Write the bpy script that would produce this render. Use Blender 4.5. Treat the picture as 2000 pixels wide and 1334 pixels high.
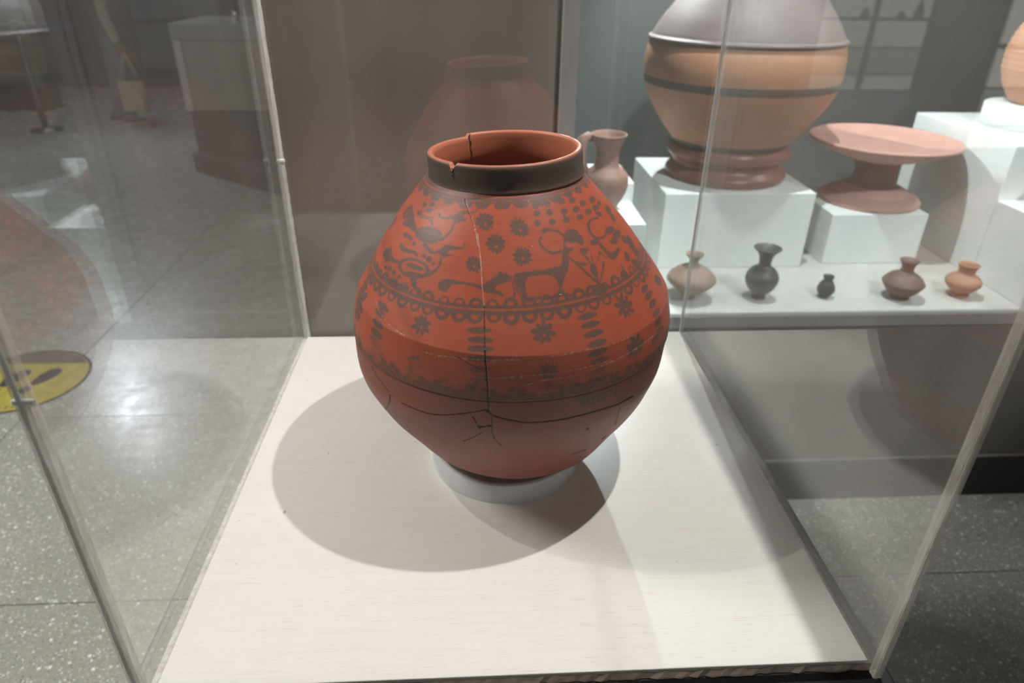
import bpy, bmesh, math, random
import numpy as np
from mathutils import Matrix, Vector

for _o in list(bpy.data.objects):
    bpy.data.objects.remove(_o, do_unlink=True)
S = bpy.context.scene
COL = S.collection
random.seed(7)
RNG = np.random.default_rng(11)
PI = math.pi

# ------------------------------------------------------------------ camera
cam_data = bpy.data.cameras.new('camera')
cam = bpy.data.objects.new('camera', cam_data)
COL.objects.link(cam)
cam_data.sensor_width = 36.0
cam_data.lens = 23.953
cam_data.clip_start = 0.02
_r = (0.99847367, -0.05376828, 0.01262132)
_u = (0.0150777, 0.48521321, 0.87426586)
_f = (0.0531318, 0.87274115, -0.48528332)
CAM = Vector((-0.045826, -0.486092, 1.65))
cam.matrix_world = Matrix(((_r[0], _u[0], -_f[0], CAM.x), (_r[1], _u[1], -_f[1], CAM.y),
                           (_r[2], _u[2], -_f[2], CAM.z), (0, 0, 0, 1)))
cam_data.dof.use_dof = True
cam_data.dof.focus_distance = 0.84
cam_data.dof.aperture_fstop = 4.5
S.camera = cam

# ------------------------------------------------------------------ world, view, bounces
w = bpy.data.worlds.new('world')
S.world = w
w.use_nodes = True
w.node_tree.nodes['Background'].inputs[0].default_value = (0.55, 0.6, 0.65, 1)
w.node_tree.nodes['Background'].inputs[1].default_value = 0.02
S.view_settings.view_transform = 'Standard'
S.view_settings.look = 'None'
S.view_settings.gamma = 1.0
S.view_settings.use_curve_mapping = False
S.view_settings.exposure = 0.0
S.cycles.max_bounces = 10
S.cycles.transparent_max_bounces = 32
S.cycles.glossy_bounces = 5
S.cycles.caustics_reflective = False
S.cycles.caustics_refractive = False
S.cycles.sample_clamp_indirect = 0.0

# ------------------------------------------------------------------ lights
def light(name, kind, loc, power, color=(1, 1, 1), target=None, radius=0.03, angle=60, blend=0.4, size=1.0, size_y=None):
    d = bpy.data.lights.new(name, kind)
    d.energy = power
    d.color = color
    if kind == 'SPOT':
        d.spot_size = math.radians(angle)
        d.spot_blend = blend
        d.shadow_soft_size = radius
    elif kind == 'POINT':
        d.shadow_soft_size = radius
    else:
        d.shape = 'RECTANGLE'
        d.size = size
        d.size_y = size_y or size
    o = bpy.data.objects.new(name, d)
    COL.objects.link(o)
    o.location = loc
    if target is not None:
        o.rotation_euler = (Vector(target) - Vector(loc)).to_track_quat('-Z', 'Y').to_euler()
    return o

WARM = (1.0, 0.90, 0.80)
NEUT = (1.0, 0.955, 0.92)
COOL = (0.90, 0.97, 1.0)
# ceiling track spots above the jar, plus an added showcase fill
light('track_spot_main', 'SPOT', (0.47, 0.28, 2.52), 82, NEUT, (-0.05, 0.46, 1.1), 0.012, 66, 0.35)
light('track_spot_second', 'SPOT', (-1.02, 0.36, 2.52), 36, NEUT, (-0.05, 0.50, 1.05), 0.012, 84, 0.4)
light('fill_spot_showcase', 'SPOT', (1.60, -0.40, 3.10), 330, COOL, (1.05, 1.75, 1.05), 0.06, 46, 0.5)  # added spot to brighten the plinth fronts; cone avoids floor and jar
# small spots inside the wall showcase, hung behind its fascia
light('showcase_spot_near_post', 'SPOT', (0.50, 2.36, 2.05), 105, COOL, (1.05, 1.50, 0.85), 0.015, 140, 0.6)
light('showcase_spot_middle', 'SPOT', (1.20, 1.86, 2.55), 12, COOL, (1.20, 1.60, 0.8), 0.015, 120, 0.6)
light('showcase_spot_far', 'SPOT', (2.30, 1.48, 2.55), 55, COOL, (1.6, 1.65, 0.9), 0.015, 130, 0.6)
light('showcase_fill_front', 'SPOT', (0.80, 1.39, 2.50), 150, COOL, (1.20, 1.75, 0.85), 0.015, 120, 0.6)  # extra spot added to lighten the plinth faces
# hall lamp, then unseen area fills added for ambient light
light('hall_spot_far', 'SPOT', (-4.07, 6.36, 3.0), 125, (0.9, 0.97, 1.1), (-3.2, 4.9, 0), 0.045, 120, 0.8)
light('hall_fill_left', 'AREA', (-2.7, 0.8, 3.25), 140, (1, 0.98, 0.95), (-2.7, 0.8, 0), size=1.2, size_y=0.6)
light('hall_fill_front', 'AREA', (0.2, -2.4, 3.25), 12, NEUT, (0.2, -2.4, 0), size=1.2, size_y=0.6)
light('fill_over_case', 'AREA', (-0.2, 0.7, 3.28), 6, NEUT, (-0.2, 0.7, 0), size=2.0, size_y=0.8)  # added fill, lifts ambient light on the deck from above
light('hall_fill_far', 'AREA', (-4.5, 8.0, 3.25), 30, (0.85, 0.95, 1.15), (-4.5, 8.0, 0), size=1.2, size_y=0.6)

# ------------------------------------------------------------------ small helpers
def empty(name, loc=(0, 0, 0), rz=0.0):
    o = bpy.data.objects.new(name, None)
    COL.objects.link(o)
    o.location = loc
    o.rotation_euler = (0, 0, rz)
    o.empty_display_size = 0.1
    return o

def tag(o, label, cat, group=None):
    o['label'] = label
    o['category'] = cat
    if group:
        o['group'] = group
    return o

def struct(o, label=None):
    o['kind'] = 'structure'
    if label:
        o['label'] = label
    return o

def obj(name, bm, mats, parent=None, smooth=False, loc=None):
    me = bpy.data.meshes.new(name)
    bm.normal_update()
    bm.to_mesh(me)
    bm.free()
    if not isinstance(mats, (list, tuple)):
        mats = [mats]
    for m in mats:
        me.materials.append(m)
    if smooth:
        me.polygons.foreach_set('use_smooth', [True] * len(me.polygons))
    o = bpy.data.objects.new(name, me)
    COL.objects.link(o)
    if parent is not None:
        o.parent = parent
    if loc is not None:
        o.location = loc
    return o

def box(bm, x0, x1, y0, y1, z0, z1, bevel=0.0, seg=1, mat=0):
    r = bmesh.ops.create_cube(bm, size=1.0)
    vs = r['verts']
    for v in vs:
        v.co.x = x0 + (v.co.x + 0.5) * (x1 - x0)
        v.co.y = y0 + (v.co.y + 0.5) * (y1 - y0)
        v.co.z = z0 + (v.co.z + 0.5) * (z1 - z0)
    fs = {f for v in vs for f in v.link_faces}
    for f in fs:
        f.material_index = mat
    if bevel > 0:
        es = list({e for v in vs for e in v.link_edges})
        bmesh.ops.bevel(bm, geom=es, offset=bevel, segments=seg, affect='EDGES', profile=0.5)

def boxobj(name, dims, mats, parent=None, bevel=0.0, seg=1, mat=0):
    bm = bmesh.new()
    box(bm, *dims, bevel=bevel, seg=seg, mat=mat)
    return obj(name, bm, mats, parent)

def lathe(bm, prof, n=48, cx=0.0, cy=0.0, mats=None, wob=0.0, seed=0):
    """prof: list of (r, z[, mat]); surface of revolution about (cx, cy)."""
    rg = np.random.default_rng(seed)
    ph = rg.uniform(0, 6.28, 4)
    rings = []
    for p in prof:
        r, z = p[0], p[1]
        if r < 1e-6:
            rings.append([bm.verts.new((cx, cy, z))])
        else:
            ring = []
            for i in range(n):
                t = 2 * PI * i / n
                rr = r * (1 + wob * (math.sin(2 * t + ph[0]) + 0.6 * math.sin(3 * t + ph[1] + z * 9)))
                ring.append(bm.verts.new((cx + rr * math.cos(t), cy + rr * math.sin(t), z)))
            rings.append(ring)
    for k in range(len(rings) - 1):
        a, b = rings[k], rings[k + 1]
        mi = prof[k][2] if len(prof[k]) > 2 else 0
        for i in range(n):
            j = (i + 1) % n
            if len(a) == 1 and len(b) == 1:
                continue
            if len(a) == 1:
                f = bm.faces.new((a[0], b[j], b[i]))
            elif len(b) == 1:
                f = bm.faces.new((a[i], a[j], b[0]))
            else:
                f = bm.faces.new((a[i], a[j], b[j], b[i]))
            f.material_index = mi
    return rings

def cr(pts, n=6):
    """Catmull-Rom resample of an (r, z[, mat]) profile."""
    out = []
    P = [p[:2] for p in pts]
    for i in range(len(P) - 1):
        p0 = P[max(i - 1, 0)]; p1 = P[i]; p2 = P[i + 1]; p3 = P[min(i + 2, len(P) - 1)]
        m = pts[i][2] if len(pts[i]) > 2 else 0
        for k in range(n):
            t = k / n
            q = []
            for a in (0, 1):
                q.append(0.5 * (2 * p1[a] + (p2[a] - p0[a]) * t + (2 * p0[a] - 5 * p1[a] + 4 * p2[a] - p3[a]) * t * t
                                + (3 * p1[a] - p0[a] - 3 * p2[a] + p3[a]) * t ** 3))
            out.append((max(q[0], 0.0), q[1], m))
    out.append((P[-1][0], P[-1][1], 0))
    return out

def tube(bm, pts, rad, n=12, flat=1.0, mat=0, closed_ends=True):
    """sweep an ellipse along points; rad a number or a list."""
    pts = [Vector(p) for p in pts]
    if not isinstance(rad, (list, tuple)):
        rad = [rad] * len(pts)
    rings = []
    up = Vector((0, 0, 1))
    prev = None
    for i, p in enumerate(pts):
        t = (pts[min(i + 1, len(pts) - 1)] - pts[max(i - 1, 0)]).normalized()
        a = prev if prev is not None else (t.cross(up) if abs(t.dot(up)) < 0.95 else t.cross(Vector((0, 1, 0))))
        a = (a - t * a.dot(t)).normalized()
        b = t.cross(a).normalized()
        prev = a
        rings.append([bm.verts.new(p + a * (rad[i] * math.cos(2 * PI * k / n)) + b * (rad[i] * flat * math.sin(2 * PI * k / n))) for k in range(n)])
    for i in range(len(rings) - 1):
        for k in range(n):
            f = bm.faces.new((rings[i][k], rings[i][(k + 1) % n], rings[i + 1][(k + 1) % n], rings[i + 1][k]))
            f.material_index = mat
    if closed_ends:
        bm.faces.new(list(reversed(rings[0]))).material_index = mat
        bm.faces.new(rings[-1]).material_index = mat

# ------------------------------------------------------------------ materials
def mat(name):
    m = bpy.data.materials.new(name)
    m.use_nodes = True
    nt = m.node_tree
    b = nt.nodes['Principled BSDF']
    return m, nt, b

def nd(nt, kind, **kw):
    n = nt.nodes.new(kind)
    for k, v in kw.items():
        setattr(n, k, v)
    return n

def math_node(nt, op, a, b=None, clamp=False):
    n = nt.nodes.new('ShaderNodeMath')
    n.operation = op
    n.use_clamp = clamp
    for i, v in enumerate((a, b)):
        if v is None:
            continue
        if isinstance(v, (int, float)):
            n.inputs[i].default_value = v
        else:
            nt.links.new(v, n.inputs[i])
    return n.outputs[0]

def mixc(nt, fac, a, b, blend='MIX'):
    n = nt.nodes.new('ShaderNodeMix')
    n.data_type = 'RGBA'
    n.blend_type = blend
    for sock, v in ((n.inputs[0], fac), (n.inputs[6], a), (n.inputs[7], b)):
        if isinstance(v, (int, float)):
            sock.default_value = v
        elif isinstance(v, (tuple, list)):
            sock.default_value = (*v[:3], 1)
        else:
            nt.links.new(v, sock)
    return n.outputs[2]

def ramp(nt, fac, stops):
    n = nt.nodes.new('ShaderNodeValToRGB')
    while len(n.color_ramp.elements) < len(stops):
        n.color_ramp.elements.new(0.5)
    for e, (p, c) in zip(n.color_ramp.elements, stops):
        e.position = p
        e.color = (*c, 1) if isinstance(c, (tuple, list)) else (c, c, c, 1)
    nt.links.new(fac, n.inputs[0])
    return n.outputs[0]

def pos(nt, scale=(1, 1, 1), obj_space=False):
    if obj_space:
        src = nt.nodes.new('ShaderNodeTexCoord').outputs['Object']
    else:
        src = nt.nodes.new('ShaderNodeNewGeometry').outputs['Position']
    mp = nt.nodes.new('ShaderNodeMapping')
    mp.inputs['Scale'].default_value = scale
    nt.links.new(src, mp.inputs[0])
    return mp.outputs[0]

def noise(nt, vec, scale=5.0, detail=4.0, rough=0.6):
    n = nt.nodes.new('ShaderNodeTexNoise')
    n.inputs['Scale'].default_value = scale
    n.inputs['Detail'].default_value = detail
    n.inputs['Roughness'].default_value = rough
    nt.links.new(vec, n.inputs['Vector'])
    return n.outputs[0]

def bump(nt, b, height, strength=0.2, dist=0.002):
    n = nt.nodes.new('ShaderNodeBump')
    n.inputs['Strength'].default_value = strength
    n.inputs['Distance'].default_value = dist
    nt.links.new(height, n.inputs['Height'])
    nt.links.new(n.outputs[0], b.inputs['Normal'])

def surface(name, col, rough=0.6, var=0.12, scale=8.0, stretch=(1, 1, 1), spec=0.5, bumpy=0.0, metallic=0.0):
    """painted / plain surface: base colour with soft mottling and fine relief."""
    m, nt, b = mat(name)
    v = noise(nt, pos(nt, stretch, True), scale, 5, 0.6)
    f = ramp(nt, v, [(0.3, 1 - var), (0.7, 1 + 0 * var)])
    c = mixc(nt, 1.0, col, f, 'MULTIPLY')
    nt.links.new(c, b.inputs['Base Color'])
    b.inputs['Roughness'].default_value = rough
    b.inputs['Specular IOR Level'].default_value = spec
    b.inputs['Metallic'].default_value = metallic
    if bumpy > 0:
        bump(nt, b, noise(nt, pos(nt, stretch, True), scale * 12, 3, 0.6), bumpy, 0.001)
    return m

def acrylic(name, ior=1.49, dust=0.02, tint=(0.985, 0.99, 0.985)):
    """clear sheet: Fresnel mirror over straight transmission, with a thin dust film."""
    m = bpy.data.materials.new(name)
    m.use_nodes = True
    nt = m.node_tree
    nt.nodes.clear()
    out = nt.nodes.new('ShaderNodeOutputMaterial')
    tr = nt.nodes.new('ShaderNodeBsdfTransparent')
    tr.inputs[0].default_value = (*tint, 1)
    gl = nt.nodes.new('ShaderNodeBsdfGlossy')
    gl.inputs['Roughness'].default_value = 0.0
    gl.inputs[0].default_value = (1, 1, 1, 1)
    fr = nt.nodes.new('ShaderNodeFresnel')
    geo = nt.nodes.new('ShaderNodeNewGeometry')
    # the same air-to-acrylic reflectance on both faces of the sheet
    k = math_node(nt, 'MULTIPLY_ADD', geo.outputs['Backfacing'], 1.0 / ior - ior)
    k.node.inputs[2].default_value = ior
    nt.links.new(k, fr.inputs[0])
    mx = nt.nodes.new('ShaderNodeMixShader')
    nt.links.new(fr.outputs[0], mx.inputs[0])
    nt.links.new(tr.outputs[0], mx.inputs[1])
    nt.links.new(gl.outputs[0], mx.inputs[2])
    df = nt.nodes.new('ShaderNodeBsdfDiffuse')
    df.inputs[0].default_value = (0.8, 0.78, 0.74, 1)
    n1 = noise(nt, pos(nt, (1, 1, 0.35)), 6.0, 5, 0.65)
    fac = math_node(nt, 'MULTIPLY', ramp(nt, n1, [(0.35, 0.25), (0.75, 1.0)]), dust)
    m2 = nt.nodes.new('ShaderNodeMixShader')
    nt.links.new(fac, m2.inputs[0])
    nt.links.new(mx.outputs[0], m2.inputs[1])
    nt.links.new(df.outputs[0], m2.inputs[2])
    nt.links.new(m2.outputs[0], out.inputs[0])
    return m

# ------------------------------------------------------------------ terrazzo floor
def make_terrazzo():
    m, nt, b = mat('terrazzo')
    p = pos(nt)
    base = mixc(nt, noise(nt, p, 1.4, 4, 0.6), (0.20, 0.215, 0.185), (0.29, 0.295, 0.265))
    base = mixc(nt, ramp(nt, noise(nt, p, 60, 3, 0.7), [(0.35, 0.0), (0.7, 0.5)]), base, (0.36, 0.33, 0.28))
    for sc, thr, size, colr in ((70, 0.84, 0.33, (0.78, 0.78, 0.74)), (115, 0.74, 0.34, (0.66, 0.66, 0.62)), (190, 0.66, 0.36, (0.52, 0.51, 0.46)), (140, 0.90, 0.36, (0.07, 0.075, 0.07))):
        v = nt.nodes.new('ShaderNodeTexVoronoi')
        v.inputs['Scale'].default_value = sc
        nt.links.new(p, v.inputs['Vector'])
        sep = nt.nodes.new('ShaderNodeSeparateColor')
        nt.links.new(v.outputs['Color'], sep.inputs[0])
        pick = math_node(nt, 'GREATER_THAN', sep.outputs[0], thr)
        near = math_node(nt, 'LESS_THAN', v.outputs['Distance'], size)
        fac = math_node(nt, 'MULTIPLY', math_node(nt, 'MULTIPLY', pick, near), math_node(nt, 'MULTIPLY_ADD', sep.outputs[1], 0.5))
        fac.node.inputs[1].default_value = 1.0
        base = mixc(nt, math_node(nt, 'MULTIPLY', fac, 0.85), base, colr)
    nt.links.new(base, b.inputs['Base Color'])
    nt.links.new(ramp(nt, noise(nt, p, 9, 4, 0.6), [(0.3, 0.20), (0.7, 0.32)]), b.inputs['Roughness'])
    return m

M_TERRAZZO = make_terrazzo()
M_JOINT = surface('floor_joint_grey', (0.07, 0.07, 0.065), 0.8)
floor = struct(boxobj('floor', (-7.6, 5.7, -4.75, 10.45, -0.12, -0.02), M_JOINT))
SL = 0.95
bm = bmesh.new()
box(bm, 0.0015, SL - 0.0015, 0.0015, SL - 0.0015, -0.02, 0.0, bevel=0.0008)
slab0 = obj('terrazzo_slab', bm, M_TERRAZZO, floor)
first = True
for i in range(-8, 6):
    for j in range(-5, 11):
        s = slab0 if first else slab0.copy()
        if not first:
            COL.objects.link(s)
            s.parent = floor
        first = False
        s.location = (i * SL, j * SL, 0)

# ------------------------------------------------------------------ room shell
M_FARWALL = surface('dark_blue_grey_paint', (0.016, 0.021, 0.028), 0.8, 0.2, 1.5)
M_CEIL = surface('dark_ceiling_paint', (0.30, 0.30, 0.29), 0.9, 0.2, 1.0)
M_HALLWALL = surface('grey_hall_paint', (0.16, 0.155, 0.15), 0.85, 0.15, 1.2)
M_TEAL = surface('teal_panel_paint', (0.035, 0.115, 0.135), 0.6, 0.2, 2.0)
M_BROWNWALL = surface('brown_grey_panel', (0.19, 0.145, 0.125), 0.45, 0.22, 1.3, (1, 1, 0.5))
struct(boxobj('ceiling', (-7.6, 5.7, -4.75, 10.45, 3.3, 3.4), M_CEIL))
struct(boxobj('wall_back', (-7.6, 5.7, 10.3, 10.45, 0, 3.3), M_FARWALL))
struct(boxobj('wall_left', (-7.6, -7.45, -4.75, 10.3, 0, 3.3), M_FARWALL))
struct(boxobj('wall_right', (5.55, 5.7, -4.75, 10.3, 0, 3.3), M_HALLWALL))
struct(boxobj('wall_front', (-7.45, 5.55, -4.75, -4.6, 0, 3.3), M_HALLWALL))
# partition beside the wall showcase
struct(boxobj('wall_partition', (-0.545, 0.166, 1.315, 2.62, 0, 3.3), M_BROWNWALL, None, 0.004), 'brown grey partition wall behind the glass case')
# teal panels on the far wall
for k, (x0, x1) in enumerate(((-4.75, -3.55), (-3.35, -1.2))):
    t = boxobj('trim_%d' % (k + 1), (x0, x1, 10.26, 10.3, 0.25, 2.4), M_TEAL, None, 0.01)
    struct(t, 'teal painted panel on the far wall')

# ------------------------------------------------------------------ main display case
ZD = 0.95
HW = 0.4034
DP = 0.8078
TH = 0.012
TOP = 1.672
M_ACR = acrylic('clear_acrylic', 1.68, 0.055)
M_ACR_F = acrylic('clear_acrylic_front', 1.52, 0.012)
def edge_material(name, col, mixv):
    m, nt, b = mat(name)
    n = noise(nt, pos(nt, (1, 1, 0.12)), 120, 4, 0.7)
    nt.links.new(mixc(nt, ramp(nt, n, [(0.35, 0.0), (0.65, 1.0)]), col, tuple(min(1, c * 1.7 + 0.08) for c in col)), b.inputs['Base Color'])
    b.inputs['Roughness'].default_value = 0.35
    tr = nt.nodes.new('ShaderNodeBsdfTransparent')
    mx = nt.nodes.new('ShaderNodeMixShader')
    mx.inputs[0].default_value = mixv
    out = nt.nodes['Material Output']
    nt.links.new(tr.outputs[0], mx.inputs[1])
    nt.links.new(b.outputs[0], mx.inputs[2])
    nt.links.new(mx.outputs[0], out.inputs[0])
    return m
M_EDGE = edge_material('sawn_acrylic_edge', (0.64, 0.57, 0.50), 0.58)
M_EDGE_W = edge_material('frosted_glue_line', (0.72, 0.71, 0.69), 0.85)
def make_deck_mat():
    m, nt, b = mat('white_painted_board')
    p = pos(nt)
    g = noise(nt, pos(nt, (3, 220, 1)), 2.5, 3, 0.65)
    c = mixc(nt, ramp(nt, g, [(0.30, 0.0), (0.52, 1.0)]), (0.745, 0.715, 0.675), (0.785, 0.76, 0.725))
    g2 = noise(nt, pos(nt, (14, 420, 1)), 2.2, 2, 0.5)
    c = mixc(nt, ramp(nt, g2, [(0.66, 0.0), (0.72, 0.6)]), c, (0.45, 0.38, 0.31))
    st = noise(nt, p, 3.2, 4, 0.6)
    c = mixc(nt, ramp(nt, st, [(0.5, 0.0), (0.8, 0.35)]), c, (0.72, 0.66, 0.58))
    sp = noise(nt, p, 75, 1, 0.4)
    c = mixc(nt, ramp(nt, sp, [(0.81, 0.0), (0.84, 0.7)]), c, (0.30, 0.27, 0.25))
    nt.links.new(c, b.inputs['Base Color'])
    b.inputs['Roughness'].default_value = 0.32
    bump(nt, b, g, 0.02, 0.0003)
    return m
M_DECK = make_deck_mat()
M_BLACK = surface('black_gloss_ledge', (0.018, 0.018, 0.02), 0.35, 0.3, 20, (1, 8, 1))
M_PED = surface('dark_brown_pedestal', (0.06, 0.05, 0.045), 0.5, 0.2, 4)
M_WORN = surface('scuffed_brown_paint', (0.20, 0.145, 0.115), 0.7, 0.6, 40, (1, 6, 1))
M_OLIVE = surface('olive_tape', (0.16, 0.14, 0.06), 0.5, 0.2, 30)
case = tag(empty('acrylic_display_case', (0, DP / 2, 0)), 'clear acrylic display case on a dark pedestal with white board inside', 'display case')
def cpart(name, dims, mats, bevel=0.0, seg=1):
    x0, x1, y0, y1, z0, z1 = dims
    return boxobj(name, (x0, x1, y0 - DP / 2, y1 - DP / 2, z0, z1), mats, case, bevel, seg)
LX = HW + TH
cpart('pedestal_body', (-LX - 0.004, LX + 0.004, -0.016, DP + 0.016, 0.0, ZD - 0.06), M_PED, 0.003)
cpart('ledge', (-LX - 0.001, LX + 0.012, -0.028, DP + 0.020, ZD - 0.06, ZD - 0.012), M_BLACK, 0.003, 2)
cpart('deck_board', (-HW + 0.001, HW - 0.001, 0.001, DP - 0.001, ZD - 0.012, ZD), M_DECK, 0.0012, 2)
M_HAZE = surface('grey_reflection_haze', (0.36, 0.325, 0.30), 0.6, 0.35, 30, (6, 1, 1))  # added strips: reflection haze over the black ledge, painted as grey
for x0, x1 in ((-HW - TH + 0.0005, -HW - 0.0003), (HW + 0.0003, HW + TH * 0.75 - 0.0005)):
    cpart('pane_haze_strip', (x0, x1, -0.012, DP + 0.010, ZD - 0.0125, ZD - 0.0122 + 0.0005), M_HAZE)
# scuffed paint line along the front of the board
bm = bmesh.new()
rg = np.random.default_rng(3)
xs = np.linspace(-HW, HW + 0.008, 90)
lo = [bm.verts.new((x, -0.0022 - 0.0035 * rg.random() - DP / 2, ZD - 0.0105)) for x in xs]
hi = [bm.verts.new((x, 0.0006 - DP / 2, ZD - 0.003 - 0.003 * rg.random())) for x in xs]
for i in range(len(xs) - 1):
    bm.faces.new((lo[i], lo[i + 1], hi[i + 1], hi[i]))
obj('scuffed_edge', bm, M_WORN, case)
# panes: sawn edges get their own material
def pane(name, x0, x1, y0, y1, z0, z1, axis, m=M_ACR):
    bm = bmesh.new()
    box(bm, x0, x1, y0 - DP / 2, y1 - DP / 2, z0, z1)
    bm.normal_update()
    for f in bm.faces:
        n = f.normal
        f.material_index = 0 if abs(n[axis]) > 0.9 else 1
    return obj(name, bm, [m, M_EDGE], case)
pane('side_pane', -HW - TH, -HW, -0.014, DP + 0.012, ZD - 0.0115, TOP, 0)
pane('side_pane', HW, HW + TH * 0.75, -0.014, DP + 0.012, ZD - 0.0115, TOP, 0)
pane('front_pane', -HW, HW, -0.014, -0.004, ZD - 0.012, TOP, 1, M_ACR_F)
pane('back_pane', -HW, HW, DP + 0.002, DP + 0.012, ZD - 0.012, TOP, 1)
pane('top_pane', -HW - TH, HW + TH, -0.014, DP + 0.012, TOP, TOP + 0.010, 2)
# rough glue lines where the sheets meet
def seam(x, y, w, dpt, m, seed, z1=TOP):
    bm = bmesh.new()
    rg = np.random.default_rng(seed)
    zs = np.linspace(ZD - 0.01, z1, 160)
    rings = []
    for z in zs:
        a = w * (0.72 + 0.42 * rg.random())
        rings.append([bm.verts.new((x + sx * a / 2, y - DP / 2 + sy * dpt / 2, z)) for sx, sy in ((-1, -1), (1, -1), (1, 1), (-1, 1))])
    for i in range(len(zs) - 1):
        for k in range(4):
            bm.faces.new((rings[i][k], rings[i][(k + 1) % 4], rings[i + 1][(k + 1) % 4], rings[i + 1][k]))
    return obj('glue_line', bm, m, case)
seam(-HW + 0.003, DP + 0.0015, 0.0062, 0.004, M_EDGE_W, 1)
seam(HW - 0.002, DP + 0.0015, 0.0032, 0.004, M_EDGE_W, 2)
seam(-HW - 0.0055, -0.0152, 0.0045, 0.002, M_EDGE_W, 3)
seam(HW + 0.0015, -0.0152, 0.0026, 0.002, M_EDGE, 4)
# butt joints in the corner edges, one hand-width up
for x0, x1, y0, y1, z in ((-HW - TH, -HW + 0.006, -0.0165, -0.013, 1.339), (-HW - 0.002, -HW + 0.008, DP - 0.003, DP + 0.003, 1.323)):
    cpart('sheet_joint', (x0, x1, y0, y1, z - 0.003, z + 0.003), M_EDGE_W, 0.001)
cpart('corner_tape', (-HW - TH - 0.003, -HW + 0.004, -0.018, -0.010, ZD - 0.014, ZD - 0.0115 + 0.003), M_OLIVE)

# white ring that carries the jar
M_RING = surface('white_ring_paint', (0.70, 0.715, 0.715), 0.6, 0.1, 12)
ring = empty('support_ring', (0.0, 0.3955, ZD))
tag(ring, 'plain white ring stand under the large painted jar', 'ring stand')
bm = bmesh.new()
lathe(bm, [(0.1180, 0.0), (0.1182, 0.0015), (0.1150, 0.0300), (0.1135, 0.0315), (0.1085, 0.0315), (0.1065, 0.0300), (0.1060, 0.0280), (0.0, 0.0280)], 96)
obj('ring_wall', bm, M_RING, ring, True)

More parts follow.
